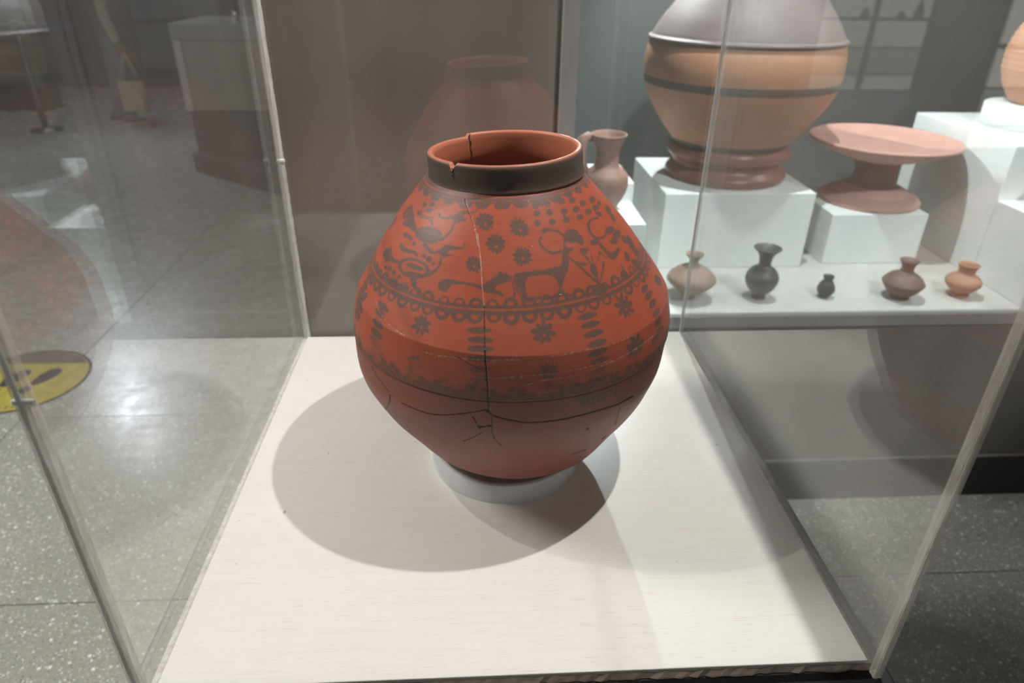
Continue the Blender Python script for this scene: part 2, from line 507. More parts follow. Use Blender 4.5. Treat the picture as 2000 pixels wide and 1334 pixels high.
# jar decoration in surface coordinates: flat lists of degrees round the jar, millimetres above its foot
POT_PAINT = [[-36.6,418.7,-37.0,414.9,-38.9,411.5,-41.9,409.1,-45.6,407.9,-49.5,408.2,-52.8,409.9,-54.8,413.0,-54.7,417.0,-52.5,421.0,-48.8,424.0,-44.5,425.2,-40.6,424.5,-37.8,422.1],
[-36.7,413.2,-36.2,414.5,-34.9,416.8,-33.8,419.8,-32.8,423.3,-32.1,426.9,-31.7,430.7,-31.4,433.5,-31.1,435.5,-31.0,436.5,-32.5,437.1,-32.6,436.1,-32.8,434.1,-33.1,431.2,-33.5,427.6,-34.1,424.3,-35.1,421.2,-36.3,418.9,-37.7,417.2,-38.5,416.3],
[-34.7,440.1,-32.9,443.1,-31.2,445.5,-29.6,447.4,-27.8,448.2,-25.9,447.9,-25.9,446.3,-27.7,443.2,-27.7,441.0,-26.0,439.5,-26.3,437.9,-28.5,436.2,-30.4,435.4,-32.0,435.6,-33.5,436.5,-34.9,437.9],
[-45.6,439.5,-45.0,438.5,-43.7,436.2,-41.7,435.0,-39.4,435.0,-37.2,436.0,-35.1,437.9,-34.0,438.7,-35.2,441.1,-36.2,440.1,-38.1,438.1,-39.9,437.1,-41.5,437.1,-42.5,437.9,-43.3,439.7,-43.7,440.8],
[-29.0,445.0,-27.6,445.2,-24.8,445.2,-22.6,446.1,-20.9,447.8,-20.1,450.0,-20.0,452.5,-20.0,453.7,-21.0,453.8,-21.0,452.6,-21.0,450.5,-21.7,449.0,-23.0,447.8,-25.0,447.3,-27.7,447.5,-29.2,447.6],
[-71.1,428.6,-68.8,424.0,-69.0,419.0,-71.4,413.4,-69.8,411.7,-64.7,413.5,-60.4,413.9,-56.7,413.1,-54.8,413.8,-54.4,416.1,-55.6,418.6,-58.6,421.1,-61.3,423.7,-63.8,426.6,-66.8,428.8,-70.4,430.2],
[-63.9,433.3,-63.0,432.0,-61.1,428.9,-56.5,428.3,-50.9,429.7,-48.0,429.0,-46.7,426.9,-46.0,425.6,-44.5,427.0,-45.2,428.3,-47.1,431.3,-51.1,432.1,-56.8,430.6,-59.9,430.8,-60.8,433.1,-61.5,434.5],
[-57.8,431.0,-56.2,431.1,-53.2,431.1,-50.6,431.5,-48.3,432.3,-47.2,432.7,-47.7,434.1,-48.7,433.7,-50.9,432.9,-53.4,432.5,-56.3,432.6,-57.8,432.5],
[-49.9,440.6,-49.8,439.2,-50.7,437.6,-52.4,436.4,-54.2,435.9,-55.5,436.5,-55.7,437.9,-54.7,439.6,-52.9,440.9,-51.1,441.3],
[-57.8,441.7,-57.9,440.0,-58.9,438.8,-60.2,438.6,-61.6,439.4,-62.4,440.9,-62.3,442.6,-61.3,443.8,-59.8,444.1,-58.5,443.2],
[-51.0,444.8,-51.5,443.1,-52.7,442.2,-54.2,442.4,-55.4,443.6,-55.8,445.3,-55.2,447.0,-53.9,448.0,-52.4,447.8,-51.3,446.6],
[-57.4,432.2,-57.0,430.0,-57.3,428.5,-58.1,428.2,-59.3,429.2,-60.3,431.2,-60.9,433.3,-60.6,434.9,-59.6,435.2,-58.4,434.2],
[-47.0,405.4,-45.9,404.5,-43.8,402.5,-41.8,400.9,-39.8,399.8,-37.8,400.4,-36.1,402.5,-34.5,404.7,-33.0,407.3,-32.2,408.6,-33.3,410.6,-34.1,409.3,-35.5,406.7,-36.9,404.5,-38.4,403.0,-39.7,402.8,-41.0,403.9,-42.5,405.7,-44.1,408.1,-44.9,409.5],
[-39.5,381.5,-39.7,379.3,-40.3,377.4,-41.4,375.5,-43.0,373.9,-44.9,372.7,-47.0,372.0,-49.1,371.9,-51.2,372.5,-51.7,369.0,-49.4,368.5,-47.0,368.6,-44.6,369.4,-42.4,370.8,-40.5,372.7,-39.1,375.2,-38.1,378.1,-37.9,381.0],
[-49.8,372.0,-51.8,372.8,-53.2,374.0,-54.0,375.5,-54.3,377.3,-54.1,379.3,-53.1,381.6,-51.6,383.8,-49.5,385.7,-50.5,388.6,-52.8,386.5,-54.8,383.6,-56.2,380.2,-56.6,376.7,-56.1,373.5,-54.6,371.0,-52.7,369.5,-50.4,368.7],
[-51.0,384.5,-48.9,386.1,-46.7,387.0,-44.6,387.2,-42.7,386.6,-41.2,385.5,-40.2,384.0,-39.6,382.3,-39.5,380.2,-37.9,380.7,-38.0,383.5,-38.9,386.2,-40.3,388.4,-42.2,389.8,-44.4,390.5,-46.9,390.3,-49.5,389.3,-51.8,387.5],
[-51.4,381.4,-49.2,383.6,-46.2,384.5,-42.6,383.9,-40.5,383.1,-39.8,382.3,-40.7,381.2,-43.2,379.7,-45.7,378.9,-48.1,378.7,-50.1,378.9,-51.7,379.8],
[-40.7,375.9,-41.5,374.1,-43.7,372.3,-46.6,371.1,-49.2,370.8,-50.3,371.8,-49.5,373.8,-47.0,375.9,-44.0,377.1,-41.7,377.1],
[-37.7,376.6,-37.0,378.2,-35.4,381.4,-34.3,384.9,-33.5,388.6,-33.1,392.9,-33.3,397.6,-33.5,399.9,-34.6,399.7,-34.5,397.5,-34.3,393.0,-34.6,389.3,-35.4,386.3,-36.6,383.5,-38.2,380.8,-39.0,379.4],
[-38.5,401.7,-36.9,405.0,-35.1,408.3,-33.2,411.6,-31.3,413.1,-29.5,413.0,-28.1,412.2,-27.2,410.7,-27.7,409.4,-29.8,408.1,-31.1,406.9,-31.4,405.8,-31.9,403.8,-32.5,400.9,-33.4,400.1,-34.7,401.4,-36.3,401.6,-38.3,400.6],
[-28.3,409.9,-27.4,410.1,-25.7,410.2,-24.3,411.1,-23.5,412.7,-23.3,414.6,-23.6,416.5,-23.7,417.4,-24.5,417.0,-24.4,416.1,-24.2,414.6,-24.3,413.7,-24.8,412.8,-25.8,412.5,-27.5,412.6,-28.4,412.7],
[-33.7,400.1,-33.5,402.4,-32.0,403.7,-29.1,404.0,-28.4,403.5,-29.6,402.4,-31.1,401.1,-32.9,399.7],
[-62.4,396.1,-61.7,392.4,-60.1,390.4,-57.5,390.0,-54.5,390.8,-51.3,392.7,-49.1,392.9,-47.9,391.3,-47.0,391.0,-46.4,392.0,-46.7,393.7,-47.8,396.4,-49.8,397.1,-52.6,396.0,-55.2,395.5,-57.7,395.6,-59.9,396.3,-61.7,397.4],
[-69.7,385.9,-69.7,380.7,-69.8,375.4,-69.8,369.9,-67.5,369.3,-63.4,372.8,-60.0,375.0,-57.0,376.1,-55.5,377.4,-55.3,379.3,-56.7,379.9,-59.9,378.9,-62.7,379.3,-64.8,381.0,-66.8,383.5,-68.7,386.8],
[-46.6,368.7,-46.0,366.8,-45.0,362.9,-44.4,361.0,-41.9,363.3,-42.2,365.5,-42.9,369.6,-43.2,371.8],
[-52.4,355.0,-51.1,355.9,-48.9,357.7,-47.3,358.1,-46.1,357.3,-45.4,357.0,-44.9,358.8,-45.5,359.7,-47.0,361.2,-49.2,360.8,-51.7,358.6,-52.9,357.3],
[-43.3,360.8,-42.6,360.5,-41.2,360.0,-40.4,358.8,-39.7,356.5,-39.3,355.2,-37.8,357.6,-38.3,358.8,-39.2,361.4,-40.6,363.1,-42.3,363.5,-43.0,363.6],
[-60.1,406.3,-60.5,404.3,-61.9,403.0,-63.5,403.3,-64.5,404.9,-64.1,407.0,-62.6,408.3,-61.0,408.0],
[-57.1,406.7,-57.5,404.6,-59.0,403.3,-60.6,403.7,-61.5,405.5,-61.1,407.7,-59.6,409.0,-58.0,408.6],
[-54.3,406.3,-54.6,404.3,-55.9,403.3,-57.3,403.7,-58.0,405.5,-57.6,407.5,-56.3,408.6,-54.9,408.1],
[-50.4,403.4,-50.8,401.6,-51.8,400.8,-52.9,401.3,-53.5,403.0,-53.1,404.8,-52.1,405.6,-50.9,405.1],
[-62.7,365.5,-63.1,363.6,-64.2,362.2,-65.4,362.2,-66.1,363.5,-65.7,365.5,-64.5,366.9,-63.3,366.9],
[-59.2,367.8,-59.6,365.5,-60.8,364.1,-62.1,364.2,-62.8,365.9,-62.4,368.3,-61.1,369.8,-59.8,369.5],
[-55.3,366.9,-55.7,364.7,-56.8,363.5,-58.0,363.8,-58.6,365.6,-58.2,367.8,-57.0,369.1,-55.9,368.7],
[-51.5,365.5,-51.9,363.6,-52.8,362.6,-53.8,363.0,-54.2,364.7,-53.9,366.7,-52.9,367.7,-51.9,367.2],
[-66.1,355.6,-66.6,353.0,-68.1,350.9,-70.0,350.4,-71.0,352.0,-70.5,354.7,-68.8,357.0,-67.0,357.3],
[-41.7,395.4,-42.1,393.5,-43.1,392.7,-44.0,393.5,-44.4,395.4,-44.0,397.3,-43.1,398.0,-42.1,397.2],
[-38.1,393.6,-38.7,391.0,-39.9,390.0,-41.2,391.2,-41.7,393.9,-41.1,396.5,-39.8,397.5,-38.5,396.3],
[-36.1,390.4,-36.5,388.8,-37.3,388.2,-38.0,389.0,-38.3,390.7,-37.9,392.4,-37.1,393.0,-36.3,392.2],
[-17.8,439.5,-18.3,438.2,-19.1,437.9,-19.8,438.8,-19.9,440.4,-19.4,441.7,-18.6,442.0,-17.9,441.1],
[-94.8,376.3,-94.9,374.2,-92.9,372.9,-93.9,368.0,-94.8,364.3,-94.6,364.1,-94.5,366.2,-94.5,369.9,-94.6,373.5,-94.7,376.1],
[-66.7,377.9,-67.5,373.8,-69.5,370.6,-71.8,369.3,-73.8,370.6,-74.5,374.1,-73.4,378.6,-71.2,382.1,-68.8,383.2,-67.1,381.5],
[-68.8,354.5,-70.6,352.7,-74.0,351.2,-78.1,350.0,-81.6,349.6,-82.0,351.5,-78.9,355.2,-74.6,357.7,-70.9,358.0,-68.9,356.6],
[-67.5,342.2,-68.9,340.4,-71.9,338.7,-75.8,337.0,-79.3,335.9,-80.2,336.9,-77.9,340.1,-73.9,343.1,-70.3,344.2,-68.0,343.7],
[-52.2,357.7,-53.3,356.0,-56.1,354.4,-59.8,353.2,-63.2,352.6,-64.6,353.4,-63.2,355.6,-59.8,358.0,-56.0,359.2,-53.2,358.9],
[-45.2,355.2,-46.1,353.8,-48.3,353.2,-50.9,353.3,-53.1,354.3,-53.9,355.8,-52.9,357.5,-50.5,358.4,-47.8,358.2,-45.9,356.9],
[-32.2,369.9,-32.3,372.4,-32.0,374.6,-31.3,376.7,-30.1,378.4,-28.3,379.7,-26.1,380.2,-23.3,379.6,-20.8,379.4,-18.4,379.5,-16.4,379.1,-14.8,378.3,-13.7,378.8,-13.0,380.6,-11.8,382.9,-10.1,385.8,-8.6,389.1,-7.3,392.8,-6.5,393.3,-6.1,390.6,-5.5,390.3,-4.5,392.5,-4.1,392.4,-4.2,389.8,-3.6,388.4,-2.0,388.1,-2.0,386.4,-3.4,383.5,-4.9,381.8,-6.5,381.2,-7.9,379.6,-9.2,377.0,-9.0,375.0,-7.4,373.5,-6.3,371.6,-5.7,369.5,-6.2,368.8,-7.9,369.6,-9.6,370.3,-11.2,371.1,-12.5,372.1,-13.5,373.3,-14.9,374.6,-16.9,376.0,-19.0,376.8,-21.4,376.9,-23.5,376.5,-25.3,375.5,-26.5,373.8,-27.0,371.5,-27.5,369.4,-27.8,367.5,-28.7,366.3,-30.0,365.8,-31.0,366.4,-31.8,367.9],
[2.7,384.8,2.0,380.4,0.8,377.8,-0.6,377.8,-1.6,380.5,-1.9,384.9,-1.3,389.3,-0.1,391.9,1.4,391.9,2.4,389.1],
[-1.3,387.7,-0.8,389.5,-0.0,391.0,1.0,391.9,2.7,392.7,5.1,393.3,7.5,393.5,9.7,393.4,11.8,393.7,13.8,394.4,15.8,394.9,17.8,395.3,19.2,396.3,20.0,398.1,20.5,401.0,20.9,405.2,21.7,408.7,23.0,411.6,24.1,412.4,24.9,411.3,26.1,410.6,27.6,410.4,28.0,409.5,27.4,408.0,26.5,407.1,25.4,406.9,24.4,405.2,23.7,402.2,23.1,398.5,22.5,393.9,21.5,390.0,20.1,386.6,19.0,383.7,18.2,381.1,17.6,378.2,17.1,375.0,16.6,373.4,16.0,373.5,15.7,375.3,15.7,378.7,15.4,381.9,14.7,384.9,13.4,387.0,11.7,388.4,9.7,389.0,7.5,388.7,5.8,388.2,4.6,387.6,3.7,386.2,3.0,384.0,2.7,381.5,2.6,378.7,2.7,373.8,2.9,366.7,2.6,363.2,1.8,363.3,1.2,365.8,0.9,370.7,0.3,374.7,-0.6,377.8,-1.1,380.2,-1.4,382.1,-1.6,384.0,-1.5,385.8],
[15.8,373.5,15.2,372.1,14.2,369.4,12.7,367.9,10.6,367.3,8.4,367.4,6.3,368.2,4.4,367.5,3.1,365.3,2.6,364.3,3.1,362.0,3.7,363.0,4.7,364.8,6.2,365.4,8.2,364.5,10.5,364.3,12.9,364.8,14.8,366.9,16.1,370.2,16.6,371.8],
[15.7,371.5,15.9,370.4,16.5,368.1,17.4,365.9,18.7,364.1,19.2,363.2,20.0,366.0,19.4,366.8,18.2,368.3,17.4,370.0,16.9,371.9,16.6,372.9],
[21.7,410.4,20.7,410.1,18.9,409.4,17.4,409.6,16.1,410.7,14.8,412.3,13.8,414.5,13.0,416.7,12.6,419.1,12.6,421.0,12.8,422.4,13.0,422.7,13.3,422.5,13.6,422.4,13.7,425.1,13.4,424.9,12.6,424.6,11.8,423.1,11.4,420.9,11.5,418.4,12.0,415.6,12.8,412.9,14.0,410.5,15.3,408.5,16.9,407.0,18.7,406.6,20.7,407.2,21.7,407.4],
[26.5,418.0,26.4,419.3,26.1,422.1,25.5,424.7,24.5,427.0,23.1,429.2,21.1,431.0,19.1,432.2,17.1,432.4,16.2,432.6,15.9,429.5,16.8,429.6,18.6,429.6,20.3,428.9,22.1,427.2,23.4,425.3,24.2,423.3,24.7,421.1,24.8,418.6,24.8,417.2],
[17.4,429.8,16.9,428.4,16.0,427.7,15.0,427.8,14.4,428.9,14.4,430.4,14.9,431.8,15.8,432.6,16.8,432.4,17.4,431.4],
[26.7,426.1,29.1,427.9,31.3,428.0,33.3,426.5,34.5,424.0,35.0,420.5,35.3,417.0,35.3,413.5,34.6,411.5,33.2,410.8,32.0,411.5,31.1,413.7,29.6,414.9,27.4,415.1,26.0,416.1,25.3,417.9,25.1,420.4,25.4,423.6],
[24.6,419.4,24.2,417.7,23.3,414.2,22.9,412.4,24.2,411.8,24.6,413.6,25.5,417.1,25.9,418.9],
[-3.2,386.5,-2.9,384.2,-2.3,379.6,-2.0,375.4,-1.9,371.9,-2.3,368.9,-3.2,366.2,-3.7,364.8,-3.2,363.7,-2.8,365.2,-1.8,368.2,-1.3,371.8,-1.5,375.7,-1.8,380.0,-2.4,384.7,-2.7,387.0],
[-1.6,378.0,-1.1,375.7,-0.1,371.0,0.5,367.0,0.8,363.8,0.9,362.1,1.5,362.6,1.3,364.2,1.0,367.6,0.3,371.7,-0.6,376.4,-1.1,378.7],
[-6.0,391.7,-5.2,390.8,-4.4,389.9,-3.4,389.0,-3.1,387.9,-3.3,386.5,-4.2,384.6,-5.7,382.2,-6.5,383.8,-6.4,389.3],
[34.1,370.7,33.3,373.6,31.5,379.2,30.0,384.8,28.6,390.4,26.9,395.7,25.0,400.6,24.0,402.9,23.4,402.1,24.2,399.5,25.9,394.3,27.4,389.0,28.7,383.3,30.3,377.7,32.1,372.2,33.1,369.4],
[26.9,396.5,28.5,395.8,30.1,394.6,31.6,392.8,32.1,391.6,31.6,390.8,30.6,390.7,28.9,391.3,27.6,392.9,26.6,395.5],
[32.6,389.6,34.5,390.0,35.3,388.5,35.1,385.2,34.5,380.6,33.8,375.0,33.2,373.4,32.5,375.8,32.1,378.6,31.8,381.7,31.7,384.8,31.7,387.8],
[33.9,388.6,33.7,391.0,33.3,395.7,32.8,400.2,32.2,404.5,31.9,406.6,30.8,405.9,31.2,403.8,31.8,399.6,32.3,395.2,32.7,390.5,32.8,388.2],
[30.8,407.2,32.6,407.9,34.4,407.5,36.0,406.3,35.8,404.7,34.0,402.9,32.7,401.6,31.9,400.7,31.1,401.9,30.3,405.2],
[34.6,388.9,34.7,390.6,35.0,393.9,35.4,397.2,35.9,400.5,36.1,402.1,35.4,402.2,35.2,400.6,34.7,397.3,34.4,393.9,34.1,390.6,34.0,388.9],
[35.2,389.1,36.0,390.1,37.8,392.2,39.3,394.7,40.5,397.6,41.2,399.0,40.6,399.5,39.9,398.1,38.8,395.3,37.3,393.0,35.7,391.0,34.8,389.9],
[34.2,371.3,34.9,373.5,36.6,377.6,38.3,381.9,40.2,386.4,41.3,388.5,39.8,389.8,39.1,387.4,37.6,382.7,35.9,378.4,34.2,374.6,33.3,372.6],
[40.3,400.2,40.9,397.8,42.3,392.8,42.9,390.2,43.7,390.7,43.0,393.3,41.6,398.3,41.0,400.7],
[28.0,362.6,28.8,366.7,30.0,369.4,31.5,370.7,33.2,370.8,34.9,369.7,36.1,367.7,36.8,364.9,36.2,362.1,34.3,359.3,32.0,358.6,29.1,360.0],
[55.0,429.9,52.9,430.6,48.7,431.6,45.4,431.1,43.1,429.0,41.7,426.1,40.9,422.6,40.8,419.1,41.2,415.7,42.1,413.0,43.5,411.1,45.6,410.0,48.3,409.4,51.0,410.2,53.0,412.2,53.9,413.1,52.5,414.7,51.6,413.8,50.1,412.2,48.5,411.7,46.3,412.3,44.8,413.2,43.7,414.5,43.1,416.6,42.8,419.6,42.9,422.6,43.6,425.5,44.7,427.6,46.0,428.9,48.2,429.2,52.0,428.3,54.0,427.7],
[44.7,408.8,43.6,407.2,41.7,406.6,39.7,407.1,38.3,408.6,38.1,410.5,39.1,412.2,41.0,412.9,43.1,412.4,44.5,410.8],
[42.7,406.6,42.7,404.6,43.0,400.7,43.8,396.8,45.1,393.2,45.8,391.5,47.9,393.0,47.3,394.8,46.2,398.2,45.4,401.6,45.0,405.3,44.7,407.2],
[46.0,395.2,48.5,394.0,51.3,394.1,54.6,395.3,55.7,394.5,54.5,391.7,52.7,389.4,50.4,387.6,48.5,386.7,47.0,386.8,45.7,388.1,44.7,390.7,44.3,392.9,44.7,394.8],
[57.6,387.1,58.9,386.0,59.5,383.5,59.2,379.7,58.3,377.3,56.9,376.4,55.8,376.8,54.9,378.7,55.1,381.6,56.3,385.7],
[49.4,380.2,49.4,378.0,49.5,373.5,49.5,371.3,50.5,371.2,50.5,373.5,50.4,377.9,50.4,380.1],
[45.7,369.2,47.0,371.9,48.3,373.3,49.7,373.2,50.5,371.6,50.9,368.5,50.4,366.1,49.1,364.6,47.6,364.8,45.9,366.8],
[62.9,411.3,61.1,409.8,58.0,409.4,54.9,410.3,52.8,412.1,52.3,414.4,53.7,416.3,56.6,417.0,60.0,416.0,62.5,413.8],
[62.8,402.0,59.3,401.2,56.5,401.8,55.2,403.7,55.7,406.4,57.9,408.8,61.3,409.7,64.7,408.7,66.5,406.4,65.6,403.8],
[57.6,398.7,55.9,398.2,53.6,399.2,51.8,401.1,50.8,403.4,51.2,405.2,52.8,405.8,55.0,405.0,57.0,402.9,58.0,400.4],
[64.0,391.6,62.4,393.1,61.6,395.8,61.8,398.7,63.0,400.7,64.9,401.1,66.6,399.6,67.5,396.7,67.2,393.8,65.8,391.9],
[72.3,386.9,70.4,383.2,68.0,381.6,65.9,382.8,64.8,386.3,65.0,390.9,66.5,394.9,69.0,396.6,71.4,395.3,72.8,391.5],
[71.8,375.3,70.6,371.7,68.5,370.3,66.3,371.5,64.7,374.9,64.3,379.3,65.1,383.1,67.0,384.8,69.4,383.6,71.3,379.9],
[61.1,364.5,59.5,365.9,58.3,369.2,57.8,373.0,58.1,376.0,59.3,377.0,60.9,375.7,62.2,372.3,62.8,368.4,62.3,365.4],
[61.6,355.8,60.4,357.3,59.8,360.2,59.8,363.3,60.5,365.6,61.7,366.1,62.9,364.6,63.7,361.6,63.6,358.4,62.8,356.2],
[75.4,425.9,72.9,423.6,69.9,422.7,67.5,423.5,66.3,426.0,66.7,429.2,68.6,431.9,71.6,433.0,74.7,431.8,76.3,429.0],
[58.7,428.6,57.0,428.7,55.2,429.9,54.2,431.8,54.1,433.8,55.0,435.0,56.8,435.0,58.6,433.7,59.8,431.6,59.8,429.7],
[72.7,418.0,70.9,415.9,68.6,415.1,66.8,415.8,65.8,417.8,66.1,420.5,67.5,422.8,69.7,423.8,71.9,422.9,73.1,420.6],
[12.6,448.8,13.3,450.0,14.1,450.5,15.1,450.5,15.8,449.8,16.4,448.5,16.4,447.2,15.9,445.9,15.2,445.0,14.3,444.5,13.5,444.5,12.8,445.1,12.4,446.1,12.3,447.5],
[20.3,448.1,21.1,449.2,22.0,449.7,23.0,449.6,23.8,448.8,24.2,447.5,24.2,446.2,23.6,444.9,22.8,444.0,21.9,443.6,21.0,443.7,20.3,444.3,19.9,445.3,19.9,446.8],
[11.6,439.5,12.3,440.7,13.1,441.3,14.0,441.2,14.7,440.6,15.2,439.3,15.2,438.0,14.8,436.7,14.2,435.7,13.3,435.2,12.6,435.3,11.9,435.8,11.5,436.8,11.4,438.2],
[20.1,439.2,20.9,440.3,21.8,440.8,22.7,440.7,23.4,439.9,23.9,438.6,23.8,437.3,23.3,436.0,22.6,435.2,21.7,434.7,20.9,434.8,20.2,435.4,19.8,436.5,19.8,437.9],
[29.9,447.2,30.9,448.3,31.9,448.7,33.0,448.4,33.8,447.6,34.2,446.2,34.1,444.9,33.3,443.7,32.4,442.9,31.3,442.6,30.4,442.7,29.7,443.4,29.3,444.5,29.4,446.0],
[29.1,438.6,30.0,439.7,31.0,440.1,32.0,439.8,32.7,439.0,33.1,437.6,33.0,436.3,32.3,435.1,31.5,434.3,30.4,434.0,29.6,434.1,28.9,434.8,28.6,435.9,28.6,437.4],
[38.7,446.4,39.9,447.3,41.1,447.6,42.3,447.3,43.2,446.4,43.6,444.9,43.3,443.6,42.4,442.4,41.3,441.8,40.0,441.5,39.0,441.8,38.2,442.6,37.9,443.7,38.1,445.2],
[38.5,438.4,39.6,439.3,40.7,439.6,41.9,439.2,42.7,438.3,43.1,436.8,42.8,435.5,41.9,434.3,40.9,433.7,39.7,433.5,38.8,433.7,38.0,434.5,37.8,435.7,37.9,437.1],
[46.8,449.7,48.2,450.5,49.7,450.6,51.2,450.1,52.1,449.1,52.5,447.6,52.0,446.3,50.8,445.2,49.5,444.7,48.0,444.6,46.8,445.0,45.9,445.9,45.6,447.0,45.9,448.5],
[47.1,440.6,48.4,441.4,49.8,441.5,51.2,441.0,52.1,439.9,52.4,438.4,52.0,437.1,50.9,436.1,49.6,435.5,48.2,435.5,47.1,435.9,46.3,436.8,46.0,438.0,46.3,439.4],
[39.7,455.5,41.0,456.4,42.3,456.7,43.7,456.3,44.6,455.4,44.9,454.0,44.6,452.7,43.6,451.6,42.4,450.9,41.0,450.7,39.9,451.0,39.1,451.7,38.8,452.8,39.0,454.3],
[31.5,456.9,32.6,457.9,33.8,458.3,35.0,458.0,35.8,457.2,36.3,455.8,36.0,454.5,35.2,453.3,34.2,452.6,32.9,452.2,32.0,452.4,31.2,453.1,30.8,454.2,30.9,455.6],
[21.1,456.6,22.0,457.7,23.0,458.2,24.0,458.0,24.8,457.3,25.3,456.0,25.3,454.7,24.6,453.4,23.8,452.6,22.7,452.1,21.8,452.2,21.0,452.8,20.7,453.9,20.6,455.3],
[12.8,455.7,13.6,456.8,14.5,457.4,15.5,457.3,16.3,456.7,16.8,455.4,16.9,454.1,16.3,452.8,15.6,451.9,14.6,451.4,13.8,451.4,13.0,451.9,12.6,452.9,12.5,454.4],
[57.9,448.8,59.9,449.4,61.9,449.2,63.8,448.4,65.0,447.1,65.4,445.4,64.6,444.2,62.9,443.5,61.0,443.2,59.0,443.5,57.5,444.1,56.5,445.1,56.3,446.4,56.7,447.8],
[55.5,440.8,57.2,441.4,59.0,441.3,60.7,440.5,61.7,439.3,62.1,437.7,61.5,436.4,60.0,435.6,58.3,435.3,56.6,435.5,55.3,436.1,54.3,437.1,54.1,438.3,54.5,439.8],
[27.5,460.2,28.6,461.2,29.7,461.6,30.9,461.4,31.7,460.7,32.2,459.3,32.0,458.1,31.2,456.8,30.2,456.0,29.0,455.7,28.0,455.8,27.2,456.4,26.9,457.5,26.9,458.9],
[31.5,442.2,31.2,440.6,30.7,439.6,30.1,439.5,29.7,440.4,29.6,441.9,29.8,443.5,30.4,444.6,31.0,444.7,31.4,443.8],
[67.4,438.1,65.3,437.3,63.3,437.2,61.9,438.0,61.7,439.3,62.7,440.7,64.7,441.6,66.9,441.6,68.5,440.7,68.7,439.4],
[-9.8,334.9,-10.3,333.4,-11.9,331.7,-14.0,330.7,-16.2,330.8,-17.8,331.8,-18.5,333.2,-17.9,334.9,-16.3,336.8,-14.1,337.9,-11.9,337.7,-10.3,336.4],
[-9.2,325.3,-9.7,323.7,-11.3,322.0,-13.4,321.1,-15.6,321.4,-17.2,322.6,-17.8,324.1,-17.2,325.8,-15.7,327.8,-13.5,328.8,-11.3,328.4,-9.7,326.9],
[-8.7,316.5,-9.3,314.9,-10.9,313.2,-13.1,312.2,-15.4,312.3,-17.1,313.3,-17.8,314.6,-17.2,316.3,-15.6,318.3,-13.3,319.5,-11.0,319.3,-9.3,318.0],
[-9.0,306.3,-9.5,304.4,-10.9,302.3,-12.9,300.9,-14.9,300.8,-16.5,301.8,-17.0,303.2,-16.5,305.2,-15.0,307.6,-13.0,309.1,-11.0,309.1,-9.5,307.9],
[-9.3,293.5,-9.8,291.6,-11.2,289.4,-13.0,288.0,-15.0,287.8,-16.4,288.9,-17.0,290.4,-16.5,292.4,-15.1,294.9,-13.2,296.4,-11.2,296.5,-9.8,295.2],
[-8.9,280.9,-9.3,279.1,-10.6,277.2,-12.3,276.2,-14.1,276.5,-15.4,277.9,-15.9,279.5,-15.4,281.5,-14.1,283.6,-12.4,284.6,-10.6,284.2,-9.3,282.6],
[27.8,343.0,27.2,341.5,25.6,340.0,23.6,339.2,21.6,339.4,20.1,340.5,19.6,341.8,20.1,343.4,21.5,345.1,23.6,346.0,25.7,345.7,27.3,344.4],
[27.8,333.9,27.2,332.5,25.7,331.0,23.7,330.2,21.8,330.5,20.3,331.6,19.8,332.9,20.3,334.5,21.7,336.2,23.7,337.1,25.8,336.7,27.3,335.4],
[28.2,324.3,27.6,322.7,26.1,321.1,24.1,320.3,22.1,320.7,20.6,322.0,20.1,323.5,20.6,325.2,22.0,327.1,24.0,328.0,26.1,327.6,27.6,326.0],
[28.4,314.6,27.8,312.9,26.4,311.2,24.5,310.3,22.6,310.5,21.2,311.8,20.6,313.3,21.1,315.1,22.4,317.0,24.3,318.1,26.3,317.7,27.8,316.2],
[27.9,304.7,27.6,302.7,26.3,300.4,24.4,299.1,22.5,299.2,21.0,300.5,20.4,302.2,20.7,304.3,21.9,306.7,23.7,308.2,25.7,308.1,27.2,306.5],
[28.2,293.5,27.9,291.5,26.7,289.4,25.0,288.2,23.2,288.3,21.8,289.7,21.2,291.4,21.4,293.4,22.5,295.8,24.2,297.1,26.0,296.9,27.6,295.3],
[28.4,280.8,28.1,278.6,27.0,276.4,25.3,275.1,23.5,275.4,22.0,276.9,21.4,278.7,21.6,280.9,22.7,283.4,24.3,284.8,26.2,284.5,27.7,282.8],
[-51.2,325.8,-52.0,324.6,-53.7,323.8,-55.7,324.0,-57.6,325.3,-58.7,327.4,-58.9,329.2,-58.0,330.7,-56.1,331.8,-54.0,331.6,-52.2,330.0,-51.3,327.7],
[-51.7,317.8,-52.5,316.5,-54.1,315.6,-56.0,315.8,-57.6,317.2,-58.6,319.4,-58.7,321.3,-57.7,322.9,-55.9,324.1,-54.0,323.8,-52.5,322.2,-51.7,319.8],
[-50.7,305.4,-51.7,303.7,-53.5,302.6,-55.4,303.0,-57.0,305.0,-57.7,308.0,-57.6,310.5,-56.7,312.1,-54.9,313.1,-52.9,312.7,-51.2,310.9,-50.6,308.0],
[-50.5,292.6,-51.5,291.0,-53.2,290.0,-55.2,290.4,-56.9,292.4,-57.7,295.4,-57.6,298.0,-56.4,300.0,-54.4,301.3,-52.5,300.7,-51.0,298.3,-50.4,295.1],
[-51.0,280.5,-52.1,278.7,-53.9,277.6,-55.8,278.2,-57.4,280.5,-58.0,283.9,-57.8,286.7,-56.6,288.8,-54.6,290.1,-52.7,289.3,-51.4,286.7,-50.8,283.2],
[-50.2,278.4,-51.2,276.7,-52.9,275.6,-54.8,276.1,-56.3,278.2,-57.0,281.4,-56.8,284.0,-55.7,286.0,-53.9,287.3,-52.0,286.7,-50.7,284.3,-50.1,281.0],
